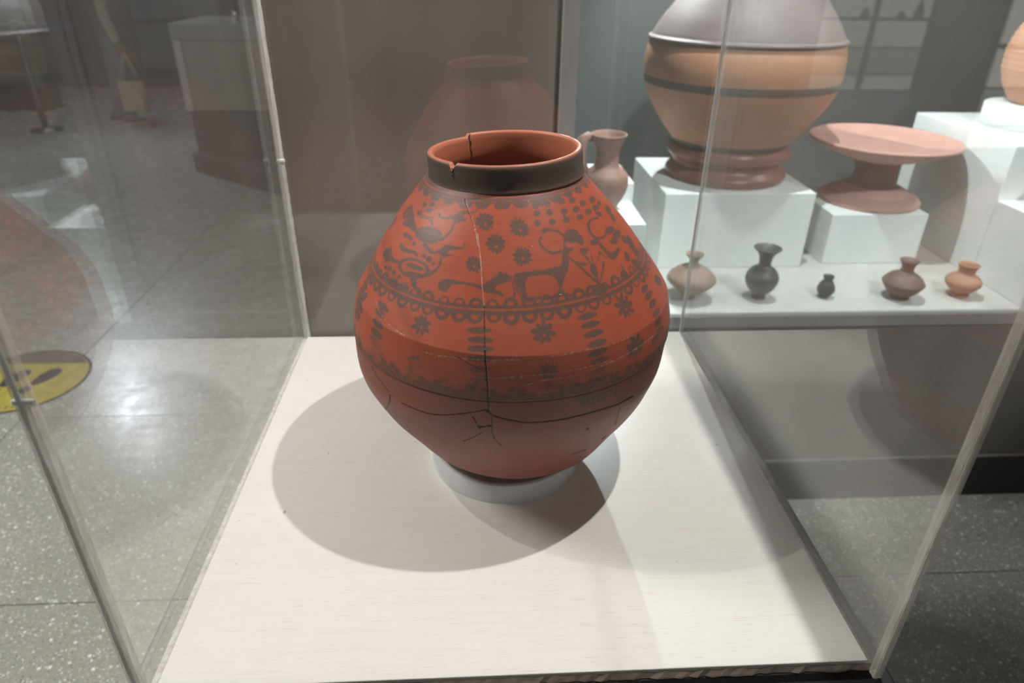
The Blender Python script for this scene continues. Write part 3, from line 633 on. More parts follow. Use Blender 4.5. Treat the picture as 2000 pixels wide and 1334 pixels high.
[-50.8,266.3,-51.7,264.5,-53.4,263.3,-55.2,263.6,-56.6,265.7,-57.1,268.9,-56.9,271.6,-55.8,273.7,-54.0,275.1,-52.3,274.6,-51.0,272.2,-50.6,268.9],
[60.2,345.3,60.3,343.7,59.5,341.8,57.9,340.5,56.0,340.2,54.3,340.9,53.4,341.9,53.3,343.5,53.9,345.5,55.3,347.0,57.2,347.4,59.1,346.6],
[60.5,336.9,60.6,335.2,59.7,333.3,58.0,332.0,56.1,331.7,54.3,332.4,53.4,333.4,53.3,335.1,54.0,337.2,55.4,338.7,57.4,339.1,59.4,338.2],
[59.8,327.1,60.0,325.3,59.4,323.2,58.0,321.7,56.2,321.3,54.5,321.9,53.6,322.9,53.4,324.6,53.9,326.9,55.1,328.6,56.8,329.2,58.7,328.4],
[59.7,316.1,59.8,314.3,59.1,312.2,57.5,310.9,55.7,310.7,54.0,311.4,53.1,312.6,52.9,314.3,53.5,316.5,54.9,318.2,56.8,318.5,58.6,317.5],
[58.4,305.9,59.0,303.3,58.9,300.0,57.9,297.7,56.2,297.1,54.4,297.9,53.3,299.4,52.8,301.8,52.9,305.0,53.7,307.5,55.3,308.5,57.1,307.7],
[59.0,290.7,59.8,287.5,60.0,283.6,59.2,281.0,57.4,280.5,55.5,281.8,54.2,283.8,53.6,286.6,53.4,290.2,54.2,292.9,55.7,293.9,57.6,292.8],
[59.6,291.2,60.3,288.2,60.2,284.8,59.0,283.0,57.0,283.2,55.0,284.9,53.8,286.9,53.3,289.5,53.4,292.7,54.4,294.9,56.1,295.2,58.2,293.6],
[56.4,286.4,56.8,283.6,56.5,280.4,55.0,278.4,53.1,278.3,51.1,279.7,50.0,281.5,49.7,284.1,50.0,287.4,51.2,289.7,53.0,290.2,55.0,288.7],
[-68.7,294.9,-68.6,291.5,-69.3,286.8,-70.7,282.7,-72.8,280.3,-74.9,280.0,-76.1,281.3,-75.9,285.3,-74.8,291.1,-73.0,295.6,-71.1,297.7,-69.5,297.0],
[77.0,329.6,75.7,327.8,73.6,327.1,71.3,328.3,69.5,331.2,68.5,335.1,68.4,338.3,69.2,340.5,70.9,342.0,73.2,341.0,75.3,337.7,76.7,333.0]]
POT_CRACK = [[-30.0,457.9,-28.7,455.1,-26.4,449.5,-24.0,443.0,-21.4,435.7,-20.3,432.0,-20.1,432.1,-21.3,435.8,-23.8,443.1,-26.3,449.6,-28.6,455.2,-29.8,458.0],
[-13.1,357.3,-13.0,355.9,-12.9,353.1,-12.8,346.5,-12.5,336.2,-12.2,327.3,-12.0,320.0,-11.9,316.3,-11.7,316.4,-11.8,320.1,-12.0,327.4,-12.2,336.2,-12.5,346.6,-12.7,353.1,-12.8,356.0,-12.8,357.4],
[-12.0,313.7,-11.8,309.9,-11.6,300.9,-11.3,293.4,-11.1,287.6,-10.9,280.3,-10.6,271.5,-10.3,262.4,-10.1,252.9,-9.9,245.7,-9.9,240.8,-9.9,238.2,-9.5,238.3,-9.5,240.8,-9.5,245.8,-9.7,253.2,-9.9,262.7,-10.2,271.8,-10.5,280.6,-10.7,287.9,-10.9,293.7,-11.2,301.2,-11.4,310.2,-11.6,314.0],
[-9.7,240.2,-10.2,239.3,-11.1,237.3,-12.3,235.3,-13.7,233.2,-16.0,230.2,-19.1,225.9,-21.8,222.2,-24.3,219.2,-26.5,217.0,-28.4,215.8,-30.7,215.1,-33.3,214.8,-36.0,215.0,-38.8,215.6,-40.4,215.6,-40.5,214.2,-39.0,214.1,-36.2,213.6,-33.4,213.5,-30.8,213.7,-28.5,214.4,-26.6,215.8,-24.3,218.0,-21.8,221.0,-19.0,224.8,-15.9,229.1,-13.7,232.1,-12.2,234.2,-11.0,236.2,-10.1,238.2,-9.6,239.2],
[-9.9,239.3,-9.6,236.9,-9.1,231.8,-7.9,228.1,-6.1,225.9,-3.8,223.7,-0.9,221.3,0.5,219.9,0.5,221.7,-0.9,223.0,-3.7,225.4,-6.0,227.6,-7.8,229.7,-8.9,233.0,-9.3,237.7,-9.5,240.1],
[-5.5,225.6,-4.3,224.3,-2.1,221.6,0.2,219.7,2.4,218.6,4.7,218.0,7.0,217.8,9.6,217.6,12.6,217.2,16.2,217.5,20.6,218.0,25.5,217.8,31.5,216.1,35.9,214.4,38.3,214.6,39.5,214.5,39.1,216.6,37.9,216.6,35.6,216.4,31.3,217.9,25.4,219.5,20.4,219.7,16.1,219.1,12.5,218.8,9.5,219.2,6.9,219.4,4.7,219.5,2.4,220.2,0.2,221.2,-2.1,223.1,-4.3,225.8,-5.4,227.0],
[39.5,213.4,40.4,213.4,42.5,213.1,43.6,212.8,42.6,217.4,41.6,217.6,39.6,217.7,38.7,217.6],
[-8.7,229.8,-8.7,226.6,-8.5,219.9,-8.4,213.0,-8.4,205.7,-8.2,199.2,-7.9,193.5,-7.2,186.7,-6.0,178.4,-5.4,174.0,-5.2,175.4,-5.8,179.7,-7.0,187.8,-7.7,194.3,-8.0,199.6,-8.1,205.9,-8.1,213.1,-8.2,220.1,-8.4,226.7,-8.5,230.0],
[-46.1,217.4,-46.4,213.7,-47.0,206.0,-48.7,196.2,-52.6,180.4,-58.1,162.8,-56.5,165.8,-52.0,180.8,-48.2,196.5,-46.5,206.6,-45.9,214.5,-45.6,218.1],
[-21.0,304.1,-19.9,302.4,-17.8,299.0,-15.7,295.8,-13.4,292.7,-12.2,291.1,-12.2,291.8,-13.3,293.4,-15.6,296.4,-17.8,299.6,-19.8,303.1,-20.9,304.7],
[-14.5,223.8,-13.9,220.1,-12.8,212.1,-11.3,209.2,-9.5,211.9,-8.6,213.1,-8.6,214.3,-9.5,213.1,-11.3,210.5,-12.7,213.1,-13.7,220.8,-14.3,224.6],
[-11.4,201.0,-12.2,198.3,-13.8,192.5,-15.5,186.6,-17.2,180.7,-18.0,177.5,-18.0,176.3,-17.1,179.5,-15.4,185.5,-13.7,191.5,-12.1,197.4,-11.3,200.1],
[23.3,120.2,24.3,120.4,26.2,120.2,28.2,119.9,30.4,119.1,31.5,118.4,30.0,126.3,29.0,126.7,27.0,126.9,25.1,126.9,23.3,126.8,22.5,126.5],
[37.5,134.1,37.6,136.1,37.9,140.0,38.1,141.8,36.6,147.7,36.4,146.0,36.0,142.5,35.9,140.7],
[-56.6,242.5,-55.8,240.3,-54.2,235.8,-51.6,230.8,-48.1,224.6,-46.5,221.1,-46.3,221.8,-47.9,225.3,-51.3,231.6,-54.0,236.6,-55.5,241.1,-56.3,243.3],
[36.5,207.1,36.6,202.6,37.2,192.5,37.9,182.3,38.6,172.4,39.1,167.1,39.6,165.4,39.1,170.9,38.3,181.0,37.6,191.5,36.9,201.8,36.8,206.4]]
POT_PIT = [[-13.0,211.6,-11.0,211.6,-12.2,206.6],
[-9.8,214.2,-8.3,215.0,-8.6,211.8,-9.6,211.4],
[-10.9,235.6,-9.9,239.6,-9.1,234.1,-10.0,233.8],
[-18.4,176.5,-16.8,181.5,-18.3,174.3],
[23.3,193.6,24.5,189.8,24.4,186.6,23.7,189.1],
[53.1,462.3,54.4,460.6,52.2,460.4]]
POT_CHALK = [[-31.6,299.8,-30.3,300.1,-27.7,300.4,-24.9,301.0,-22.0,301.8,-19.3,302.4,-16.7,302.7,-13.1,303.5,-8.7,304.3,-4.9,304.7,-1.8,304.8,-0.3,304.8,-0.3,305.8,-1.8,305.9,-4.9,305.7,-8.7,305.3,-13.1,304.5,-16.6,303.8,-19.3,303.4,-22.0,302.9,-24.9,302.0,-27.6,301.4,-30.2,301.1,-31.6,300.9],
[-6.5,304.9,-4.3,305.8,0.1,306.9,4.2,307.6,8.1,307.9,11.9,308.4,15.7,309.0,20.2,309.2,25.5,308.4,31.2,308.2,37.8,308.2,41.4,307.3,41.3,308.5,37.7,309.3,31.1,309.3,25.4,309.5,20.2,310.2,15.7,310.0,11.9,309.4,8.1,308.9,4.2,308.6,0.1,307.9,-4.3,306.8,-6.5,305.9],
[-17.1,281.5,-15.1,281.9,-11.1,282.3,-6.9,283.0,-2.4,283.9,-0.1,284.1,-0.1,284.7,-2.4,284.5,-6.9,283.6,-11.1,282.9,-15.1,282.5,-17.1,282.1],
[-6.3,283.7,-3.8,284.8,1.3,286.2,5.6,286.8,9.3,286.9,13.5,287.6,18.3,288.3,22.9,288.7,27.4,288.6,29.8,288.3,29.7,289.0,27.4,289.4,22.9,289.4,18.3,289.1,13.5,288.3,9.3,287.7,5.6,287.5,1.2,286.9,-3.8,285.5,-6.3,284.4],
[-0.9,272.7,-0.1,273.3,1.6,274.4,3.4,276.0,5.1,278.1,7.3,279.3,9.9,279.4,13.6,280.4,18.3,281.8,24.3,284.3,31.8,286.9,39.8,289.3,48.9,291.0,54.8,289.1,54.5,290.4,48.7,292.1,39.6,290.3,31.7,287.8,24.2,285.2,18.3,282.7,13.5,281.3,9.9,280.3,7.2,280.1,5.0,279.0,3.3,276.9,1.6,275.3,-0.1,274.2,-1.0,273.6],
[-48.6,314.6,-47.6,314.2,-45.6,313.1,-43.6,312.3,-41.4,311.6,-40.4,311.2,-40.3,312.0,-41.4,312.4,-43.5,313.1,-45.5,313.9,-47.5,315.0,-48.5,315.4],
[-61.9,331.9,-61.1,329.7,-59.5,325.1,-56.1,321.2,-51.4,317.4,-49.2,315.3,-49.1,315.6,-51.3,317.7,-56.0,321.5,-59.4,325.4,-60.9,329.9,-61.7,332.2]]
POT_SEAM = [[-29.6,457.9,-28.3,455.2,-26.0,449.6,-23.6,443.1,-21.1,435.7,-19.3,427.9,-18.1,419.7,-17.5,415.5,-17.3,415.7,-17.8,419.8,-19.0,428.1,-20.8,435.9,-23.3,443.3,-25.7,449.8,-28.0,455.4,-29.2,458.2],
[-18.3,427.1,-17.8,423.5,-17.0,416.3,-16.2,408.6,-15.5,400.5,-14.9,392.5,-14.6,384.6,-14.2,377.1,-13.7,370.1,-13.4,363.6,-13.1,357.5,-13.0,354.5,-12.8,354.5,-12.9,357.6,-13.2,363.7,-13.5,370.2,-13.9,377.2,-14.3,384.7,-14.7,392.5,-15.2,400.6,-16.0,408.7,-16.8,416.4,-17.6,423.6,-18.0,427.2]]
POT_INK = [[19.6,241.1,18.8,238.1,20.1,235.3,20.1,237.3,19.3,238.0,20.0,239.1],
[19.3,243.3,19.8,233.0,20.3,232.6,19.8,242.9],
[20.2,245.2,20.7,232.8,21.2,232.3,20.7,244.8],
[21.3,245.4,21.9,232.1,22.5,231.6,21.8,245.0],
[21.0,237.8,21.9,237.5,21.7,239.8,20.8,240.1],
[22.3,245.7,21.8,241.9,22.9,238.7,22.2,235.1,23.7,231.9,23.7,234.0,22.7,235.2,23.4,238.4,22.2,241.9,22.8,243.9],
[23.8,246.6,23.4,241.7,24.4,231.2,25.8,232.8,25.2,243.4,24.1,246.7,24.0,245.0,24.7,243.2,25.3,234.1,24.7,232.5,24.0,241.1,24.3,245.1],
[22.5,243.8,23.2,243.1,22.9,239.3,23.4,237.8,23.7,243.0,22.6,245.8],
[25.7,246.3,25.3,240.8,26.4,232.1,27.7,234.5,27.1,244.6,25.9,246.7,26.0,244.5,26.6,244.3,27.2,235.9,26.5,233.9,25.9,240.1,26.2,244.9],
[27.3,245.7,27.0,240.1,28.3,230.1,29.2,235.5,28.6,244.1,27.5,246.0,27.6,243.8,28.1,243.8,28.6,236.7,28.4,232.1,27.5,239.4,27.9,244.2],
[29.2,242.1,29.8,245.1,30.5,240.3,31.0,240.8,29.7,247.3,28.7,244.1],
[30.3,245.6,31.1,241.0,31.5,241.4,30.7,246.0],
[32.3,247.6,32.6,236.7,31.9,236.3,31.9,237.7,31.4,237.9,32.0,234.0,33.3,235.0,32.9,246.5]]
POT_FLOWERS = [(-15.0, 439.4, 11.1, 11), (3.3, 434.4, 11.3, 12), (-9.0, 418.6, 11.5, 11), (-18.2, 397.7, 9.8, 11), (2.8, 407.6, 11.0, 13), (-34.8, 327.9, 13.1, 8), (-34.6, 284.2, 12.0, 7), (6.9, 332.9, 13.9, 8), (7.6, 290.5, 12.5, 7), (40.6, 340.0, 15.4, 9), (40.3, 292.6, 18.5, 7), (-73.0, 311.0, 22.2, 6)]

# ------------------------------------------------------------------ the painted jar
def spline_eval(kz, kr, z):
    n = len(kz); h = np.diff(kz); A = np.zeros((n, n)); b = np.zeros(n); A[0, 0] = A[-1, -1] = 1
    for i in range(1, n - 1):
        A[i, i - 1] = h[i - 1]; A[i, i] = 2 * (h[i - 1] + h[i]); A[i, i + 1] = h[i]
        b[i] = 3 * ((kr[i + 1] - kr[i]) / h[i] - (kr[i] - kr[i - 1]) / h[i - 1])
    c = np.linalg.solve(A, b); bb = np.diff(kr) / h - h * (2 * c[:-1] + c[1:]) / 3; d = np.diff(c) / (3 * h)
    i = np.clip(np.searchsorted(kz, z) - 1, 0, n - 2); t = z - kz[i]
    return kr[i] + bb[i] * t + c[i] * t * t + d[i] * t ** 3
JL = np.array([[.028, .0979], [.045, .1305], [.07, .1542], [.10, .1725], [.135, .1942], [.17, .2110], [.20, .2205], [.23, .2226], [.255, .2224], [.285, .2196], [.310, .2136]])
JU = np.array([[.310, .2136], [.332, .1998], [.355, .1845], [.39, .1606], [.42, .1375], [.445, .1168], [.458, .1055], [.466, .0978]])
def jar_r(z):
    z = np.clip(z, .028, .466)
    return np.where(z < .310, spline_eval(JL[:, 0], JL[:, 1], z), spline_eval(JU[:, 0], JU[:, 1], z))
def jar_off(z):
    return spline_eval(np.array([0, .1, .2, .3, .4, .5]), np.array([.0007, -.00855, -.01295, -.0093, -.0149, -.0231]), z), -0.0682 * z

def make_jar_mat():
    m, nt, b = mat('painted_terracotta')
    at = nt.nodes.new('ShaderNodeAttribute')
    at.attribute_name = 'decor'
    sep = nt.nodes.new('ShaderNodeSeparateColor')
    nt.links.new(at.outputs['Color'], sep.inputs[0])
    paint, crack, chalk = sep.outputs[0], sep.outputs[1], sep.outputs[2]
    soot = at.outputs['Alpha']
    o1 = pos(nt, (1, 1, 1), True)
    streak = noise(nt, pos(nt, (4, 4, 130), True), 2.0, 5, 0.7)
    patch = noise(nt, o1, 9, 4, 0.6)
    clay = mixc(nt, streak, (0.375, 0.072, 0.033), (0.43, 0.092, 0.044))
    clay = mixc(nt, ramp(nt, patch, [(0.35, 0.0), (0.7, 0.45)]), clay, (0.40, 0.078, 0.035))
    dust = noise(nt, pos(nt, (6, 6, 90), True), 7.0, 3, 0.7)
    clay = mixc(nt, ramp(nt, dust, [(0.70, 0.0), (0.85, 0.35)]), clay, (0.55, 0.30, 0.22))
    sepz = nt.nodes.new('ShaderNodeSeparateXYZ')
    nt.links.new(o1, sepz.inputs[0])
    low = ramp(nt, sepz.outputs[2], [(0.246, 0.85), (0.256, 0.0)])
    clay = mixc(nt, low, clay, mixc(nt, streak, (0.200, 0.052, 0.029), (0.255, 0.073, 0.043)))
    sl = mixc(nt, streak, (0.094, 0.058, 0.046), (0.145, 0.083, 0.066))
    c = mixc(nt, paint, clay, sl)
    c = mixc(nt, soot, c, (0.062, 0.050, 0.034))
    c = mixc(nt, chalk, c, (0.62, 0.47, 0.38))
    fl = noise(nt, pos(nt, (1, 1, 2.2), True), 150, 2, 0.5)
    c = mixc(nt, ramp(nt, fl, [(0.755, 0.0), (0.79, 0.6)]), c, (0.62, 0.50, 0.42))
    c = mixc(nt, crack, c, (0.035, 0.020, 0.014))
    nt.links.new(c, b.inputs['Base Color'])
    nt.links.new(ramp(nt, patch, [(0.3, 0.44), (0.7, 0.56)]), b.inputs['Roughness'])
    b.inputs['Specular IOR Level'].default_value = 0.45
    bump(nt, b, math_node(nt, 'ADD', streak, math_node(nt, 'MULTIPLY', fl, 0.4)), 0.07, 0.0006)
    return m
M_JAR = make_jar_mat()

def build_jar_body(parent):
    # columns: dense where the painting faces the room, coarser at the back
    th = np.concatenate([np.linspace(-100, 100, 980, endpoint=False), np.linspace(100, 260, 170, endpoint=False)])
    zz = np.concatenate([np.linspace(.0285, .165, 90, endpoint=False), np.linspace(.165, .466, 420, endpoint=False), np.linspace(.466, .480, 8)])
    nz, nt_ = len(zz), len(th)
    thw = np.where(th > 180, th - 360, th)
    T = np.broadcast_to(thw, (nz, nt_))
    Z = np.broadcast_to(zz[:, None] * 1000, (nz, nt_))
    paint = np.zeros((nz, nt_)); crack = np.zeros((nz, nt_)); chalk = np.zeros((nz, nt_)); soot = np.zeros((nz, nt_))
    # smooth noise on the grid for hand-made edges
    def gnoise(a, b, seed):
        g = np.random.default_rng(seed).random((a, b))
        yi = np.linspace(0, a - 1.001, nz); xi = np.linspace(0, b - 1.001, nt_)
        y0 = yi.astype(int); x0 = xi.astype(int); fy = (yi - y0)[:, None]; fx = (xi - x0)[None, :]
        fy = fy * fy * (3 - 2 * fy); fx = fx * fx * (3 - 2 * fx)
        return (g[y0][:, x0] * (1 - fy) * (1 - fx) + g[y0 + 1][:, x0] * fy * (1 - fx) + g[y0][:, x0 + 1] * (1 - fy) * fx + g[y0 + 1][:, x0 + 1] * fy * fx)
    n1 = gnoise(150, 260, 1); n2 = gnoise(60, 110, 2); n3 = gnoise(26, 90, 5); n4 = gnoise(240, 420, 9)
    order = np.argsort(thw)
    ths = thw[order]
    def window(t0, t1, z0, z1):
        i0, i1 = np.searchsorted(ths, t0), np.searchsorted(ths, t1)
        j0, j1 = np.searchsorted(zz * 1000, z0), np.searchsorted(zz * 1000, z1)
        return order[i0:i1], np.arange(j0, j1)
    def sdf_poly(px_, py_, P):
        d = np.full(px_.shape, 1e9); ins = np.zeros(px_.shape, bool)
        n = len(P)
        for a in range(n):
            ax, ay = P[a]; bx, by = P[(a + 1) % n]
            ex, ey = bx - ax, by - ay
            wx, wy = px_ - ax, py_ - ay
            t = np.clip((wx * ex + wy * ey) / (ex * ex + ey * ey + 1e-9), 0, 1)
            d = np.minimum(d, (wx - ex * t) ** 2 + (wy - ey * t) ** 2)
            if ay != by:
                cnd = (ay > py_) != (by > py_)
                ins ^= cnd & (px_ < ex * (py_ - ay) / (by - ay) + ax)
        d = np.sqrt(d)
        return np.where(ins, -d, d)
    def fill(layer, flat, soft=0.45, rough=0.0, val=1.0):
        P = np.array(flat, float).reshape(-1, 2)
        R = float(jar_r(np.array([P[:, 1].mean() / 1000]))[0]) * 1000
        k = math.pi / 180 * R
        pad = 2.0
        ci, rj = window(P[:, 0].min() - pad / k, P[:, 0].max() + pad / k, P[:, 1].min() - pad, P[:, 1].max() + pad)
        if len(ci) == 0 or len(rj) == 0:
            return
        X, Y = np.meshgrid(thw[ci] * k, zz[rj] * 1000)
        s = sdf_poly(X, Y, np.stack([P[:, 0] * k, P[:, 1]], 1))
        if rough:
            s = s + (n4[np.ix_(rj, ci)] - 0.5) * rough * 2
        cov = np.clip(0.5 - s / (2 * soft), 0, 1) * val
        sub = layer[np.ix_(rj, ci)]
        layer[np.ix_(rj, ci)] = np.maximum(sub, cov)
    for p in POT_PAINT:
        fill(paint, p, 0.5, 0.55)
    def flower(t0, z0, r, n, inner=0.62, seed=0):
        R = float(jar_r(np.array([z0 / 1000]))[0]) * 1000
        k = math.pi / 180 * R
        ci, rj = window(t0 - (r + 3) / k, t0 + (r + 3) / k, z0 - r - 3, z0 + r + 3)
        X, Y = np.meshgrid((thw[ci] - t0) * k, zz[rj] * 1000 - z0)
        ang = np.arctan2(Y, X) + seed
        rad = r * (inner + (1 - inner) * np.abs(np.cos(ang * n / 2)) ** 0.7) * (0.9 + 0.25 * n2[np.ix_(rj, ci)])
        s = np.hypot(X, Y * 1.25) - rad + (n4[np.ix_(rj, ci)] - 0.5) * 1.4
        hole = 1.5 - np.hypot(X - r * 0.05, Y + r * 0.2)
        s = np.maximum(s, hole)
        layer = paint[np.ix_(rj, ci)]
        paint[np.ix_(rj, ci)] = np.maximum(layer, np.clip(0.5 - s / 0.9, 0, 1))
    for k, (t0, z0, r, n) in enumerate(POT_FLOWERS):
        flower(t0, z0, r, n, 0.66 if n > 9 else 0.5, k * 0.7)
    # bands: neck lines and the double looped frieze, tilted a little with the wheel
    tilt = np.sin(np.radians(T))
    Zn = Z - 4.5 * tilt
    def band(z0, z1, soft=0.6, rough=1.2, layer=paint, ZZ=None):
        ZZ = Zn if ZZ is None else ZZ
        s = np.maximum(z0 - ZZ, ZZ - z1) + (n1 - 0.5) * rough
        np.maximum(layer, np.clip(0.5 - s / (2 * soft), 0, 1), out=layer)
    band(464.2, 480); band(459.8, 462.8); band(457.3, 459.2)
    Zf = Z - 7.5 * tilt
    band(357.1, 360.4, 0.6, 1.4, paint, Zf); band(350.6, 355.2, 0.6, 1.4, paint, Zf)
    Rn, Rf = 113.0, 190.0
    def loops(count, Rr, ZZ, zbase, up, w, hgt, hole, seed, keep=None):
        rg = np.random.default_rng(seed)
        step = 360.0 / count
        ph = (T + 180.0) / step
        idx = np.floor(ph).astype(int) % count
        jit = rg.uniform(-0.10, 0.10, count)[idx]; sc = rg.uniform(0.82, 1.12, count)[idx]
        u = (ph - np.floor(ph) - 0.5 + jit) * step * math.pi / 180 * Rr
        v = (ZZ - zbase) * (1 if up else -1)
        s = (np.hypot(u / (w * sc), np.maximum(v, 0) / (hgt * sc)) - 1) * min(w, hgt)
        s = np.where(v < -1.5, 9, s)
        if hole:
            hs = (np.hypot(u / (w * 0.42), (v - hgt * 0.30) / (hgt * 0.30)) - 1) * w * 0.35
            s = np.maximum(s, -hs)
        s = s + (n1 - 0.5) * 1.2
        np.maximum(paint, np.clip(0.5 - s / 1.1, 0, 1), out=paint)
    loops(56, Rf, Zf, 359.2, True, 9.2, 8.6, True, 21)
    loops(58, Rf, Zf, 351.8, False, 9.8, 9.6, True, 22)
    loops(30, Rn, Zn, 458.0, False, 10.0, 5.6, False, 23)
    # far side: the same leaf columns and rosettes carried on round
    for t0 in (108, 148, -172, -132, -95):
        for q in range(8):
            zc = 336 - q * 12.5
            a = np.linspace(0, 2 * np.pi, 12, endpoint=False)
            R = float(jar_r(np.array([zc / 1000]))[0]) * 1000
            fill(paint, np.stack([t0 + np.degrees(16 * np.cos(a) / R), zc + 4.4 * np.sin(a)], 1).ravel(), 0.6)
        flower(t0 + 20 if t0 + 20 < 176 else t0 + 20 - 360, 328, 13, 8, 0.5)
        flower(t0 + 20 if t0 + 20 < 176 else t0 + 20 - 360, 286, 12, 7, 0.5)
        flower(t0 + 8 if t0 + 8 < 176 else t0 - 352, 400, 12, 11, 0.66)
        flower(t0 + 22 if t0 + 22 < 176 else t0 - 338, 425, 11, 11, 0.66)
    # worn lower edge of the painting, sooty band above the ridge
    ridge = 250.8 + 2.6 * tilt
    lowfade = np.clip((Z - 262 - 22 * (n2 - 0.3)) / 26, 0.25, 1)
    paint *= lowfade * (0.80 + 0.20 * n1)
    sb = np.clip((Z - ridge) / 0.8, 0, 1) * np.clip((ridge + 5 + 16 * n2 + 12 * n3 + 6 * n1 - Z) / 9, 0, 1)
    soot[:] = sb * (0.45 + 0.5 * n1)
    below = np.clip((ridge - Z) / 0.8, 0, 1) * np.clip((Z - ridge + 9 + 14 * n3) / 12, 0, 1) * np.clip(1 - np.abs(T - 8) / 40, 0, 1)
    soot[:] = np.maximum(soot, below * 0.45)
    for p in POT_INK:
        fill(soot, p, 0.45, 0.4, 0.85)
    dash = (np.sin(T * 2.6 + 9 * n2) > -0.25).astype(float)
    ck = np.zeros((nz, nt_))
    for p in POT_CHALK:
        fill(ck, p, 0.5, 0.5, 0.8)
    chalk[:] = ck * (0.25 + 0.75 * dash) * (0.35 + 0.65 * n1)
    for p in POT_SEAM:
        fill(chalk, p, 0.42, 0.3, 0.75)
    for p in POT_CRACK:
        fill(crack, p, 0.42, 0.35)
    for p in POT_PIT:
        fill(crack, p, 0.4, 0.2)
    # ridge groove
    groove = np.exp(-((Z - ridge + 0.9) / 0.7) ** 2)
    # geometry
    r = jar_r(zz)[:, None] * np.ones((1, nt_))
    top = zz > .466
    r[top] = (0.0978 - (zz[top, None] - .466) * 0.5)
    rip = (gnoise(140, 14, 31) - 0.5) * 0.00010 + (gnoise(14, 20, 32) - 0.5) * 0.0014
    r = r + rip * np.clip((zz[:, None] - .03) / .03, 0, 1)
    stepd = np.clip((Z - ridge) / 1.2, 0, 1) * 0.0013 - 0.0011 * groove - 0.0012 * crack - 0.0003 * chalk
    r = r + stepd
    # rope marks just under the shoulder break
    r = r + 0.0002 * np.exp(-((Z - 300 - 3 * tilt) / 1.2) ** 2) * np.sin(T * 5.5)
    ox, oy = jar_off(zz)
    tr = np.radians(th)[None, :]
    X = ox[:, None] + r * np.sin(tr)
    Y = oy[:, None] - r * np.cos(tr)
    V = np.stack([X, Y, np.broadcast_to(zz[:, None], X.shape)], -1).reshape(-1, 3)
    nv = len(V)
    V = np.concatenate([V, [[ox[0], oy[0], zz[0]]]])
    i, j = np.meshgrid(np.arange(nz - 1), np.arange(nt_), indexing='ij')
    j2 = (j + 1) % nt_
    Q = np.stack([i * nt_ + j, i * nt_ + j2, (i + 1) * nt_ + j2, (i + 1) * nt_ + j], -1).reshape(-1, 4)
    jj = np.arange(nt_)
    Tt = np.stack([(jj + 1) % nt_, jj, np.full(nt_, nv)], 1)
    loops_ = np.concatenate([Q.ravel(), Tt.ravel()]).astype(np.int32)
    starts = np.concatenate([np.arange(len(Q)) * 4, len(Q) * 4 + np.arange(nt_) * 3]).astype(np.int32)
    me = bpy.data.meshes.new('jar_body')
    me.vertices.add(len(V)); me.vertices.foreach_set('co', V.astype(np.float32).ravel())
    me.loops.add(len(loops_)); me.loops.foreach_set('vertex_index', loops_)
    me.polygons.add(len(starts)); me.polygons.foreach_set('loop_start', starts)
    me.update(calc_edges=True)
    me.validate()
    me.polygons.foreach_set('use_smooth', np.ones(len(me.polygons), bool))
    a = me.attributes.new('decor', 'FLOAT_COLOR', 'POINT')
    colr = np.zeros((len(V), 4), np.float32)
    for q, lay in enumerate((paint, np.maximum(crack, 0.55 * groove), chalk, soot)):
        colr[:nv, q] = np.clip(lay, 0, 1).ravel()
    a.data.foreach_set('color', colr.ravel())
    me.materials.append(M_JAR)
    o = bpy.data.objects.new('jar_body', me)
    COL.objects.link(o)
    o.parent = parent
    return o

jar = tag(empty('painted_jar', (0.0170, 0.4159, ZD)), 'large red terracotta jar painted with dark birds, horned animals and rosettes', 'jar')
build_jar_body(jar)

def make_rim_mat():
    m, nt, b = mat('dark_slipped_rim')
    at = nt.nodes.new('ShaderNodeAttribute')
    at.attribute_name = 'slip'
    streak = noise(nt, pos(nt, (3, 3, 160), True), 2.2, 5, 0.7)
    clay = mixc(nt, streak, (0.40, 0.115, 0.060), (0.53, 0.185, 0.105))
    dk = mixc(nt, streak, (0.052, 0.040, 0.032), (0.125, 0.085, 0.066))
    dk = mixc(nt, ramp(nt, noise(nt, pos(nt, (3, 3, 60), True), 5, 3, 0.6), [(0.58, 0.0), (0.75, 0.6)]), dk, (0.17, 0.06, 0.04))
    c = mixc(nt, at.outputs['Fac'], clay, dk)
    fl = noise(nt, pos(nt, (1, 1, 1), True), 130, 2, 0.5)
    c = mixc(nt, ramp(nt, fl, [(0.75, 0.0), (0.79, 0.5)]), c, (0.55, 0.45, 0.38))
    nt.links.new(c, b.inputs['Base Color'])
    b.inputs['Roughness'].default_value = 0.5
    bump(nt, b, streak, 0.2, 0.0008)
    return m
M_RIM = make_rim_mat()
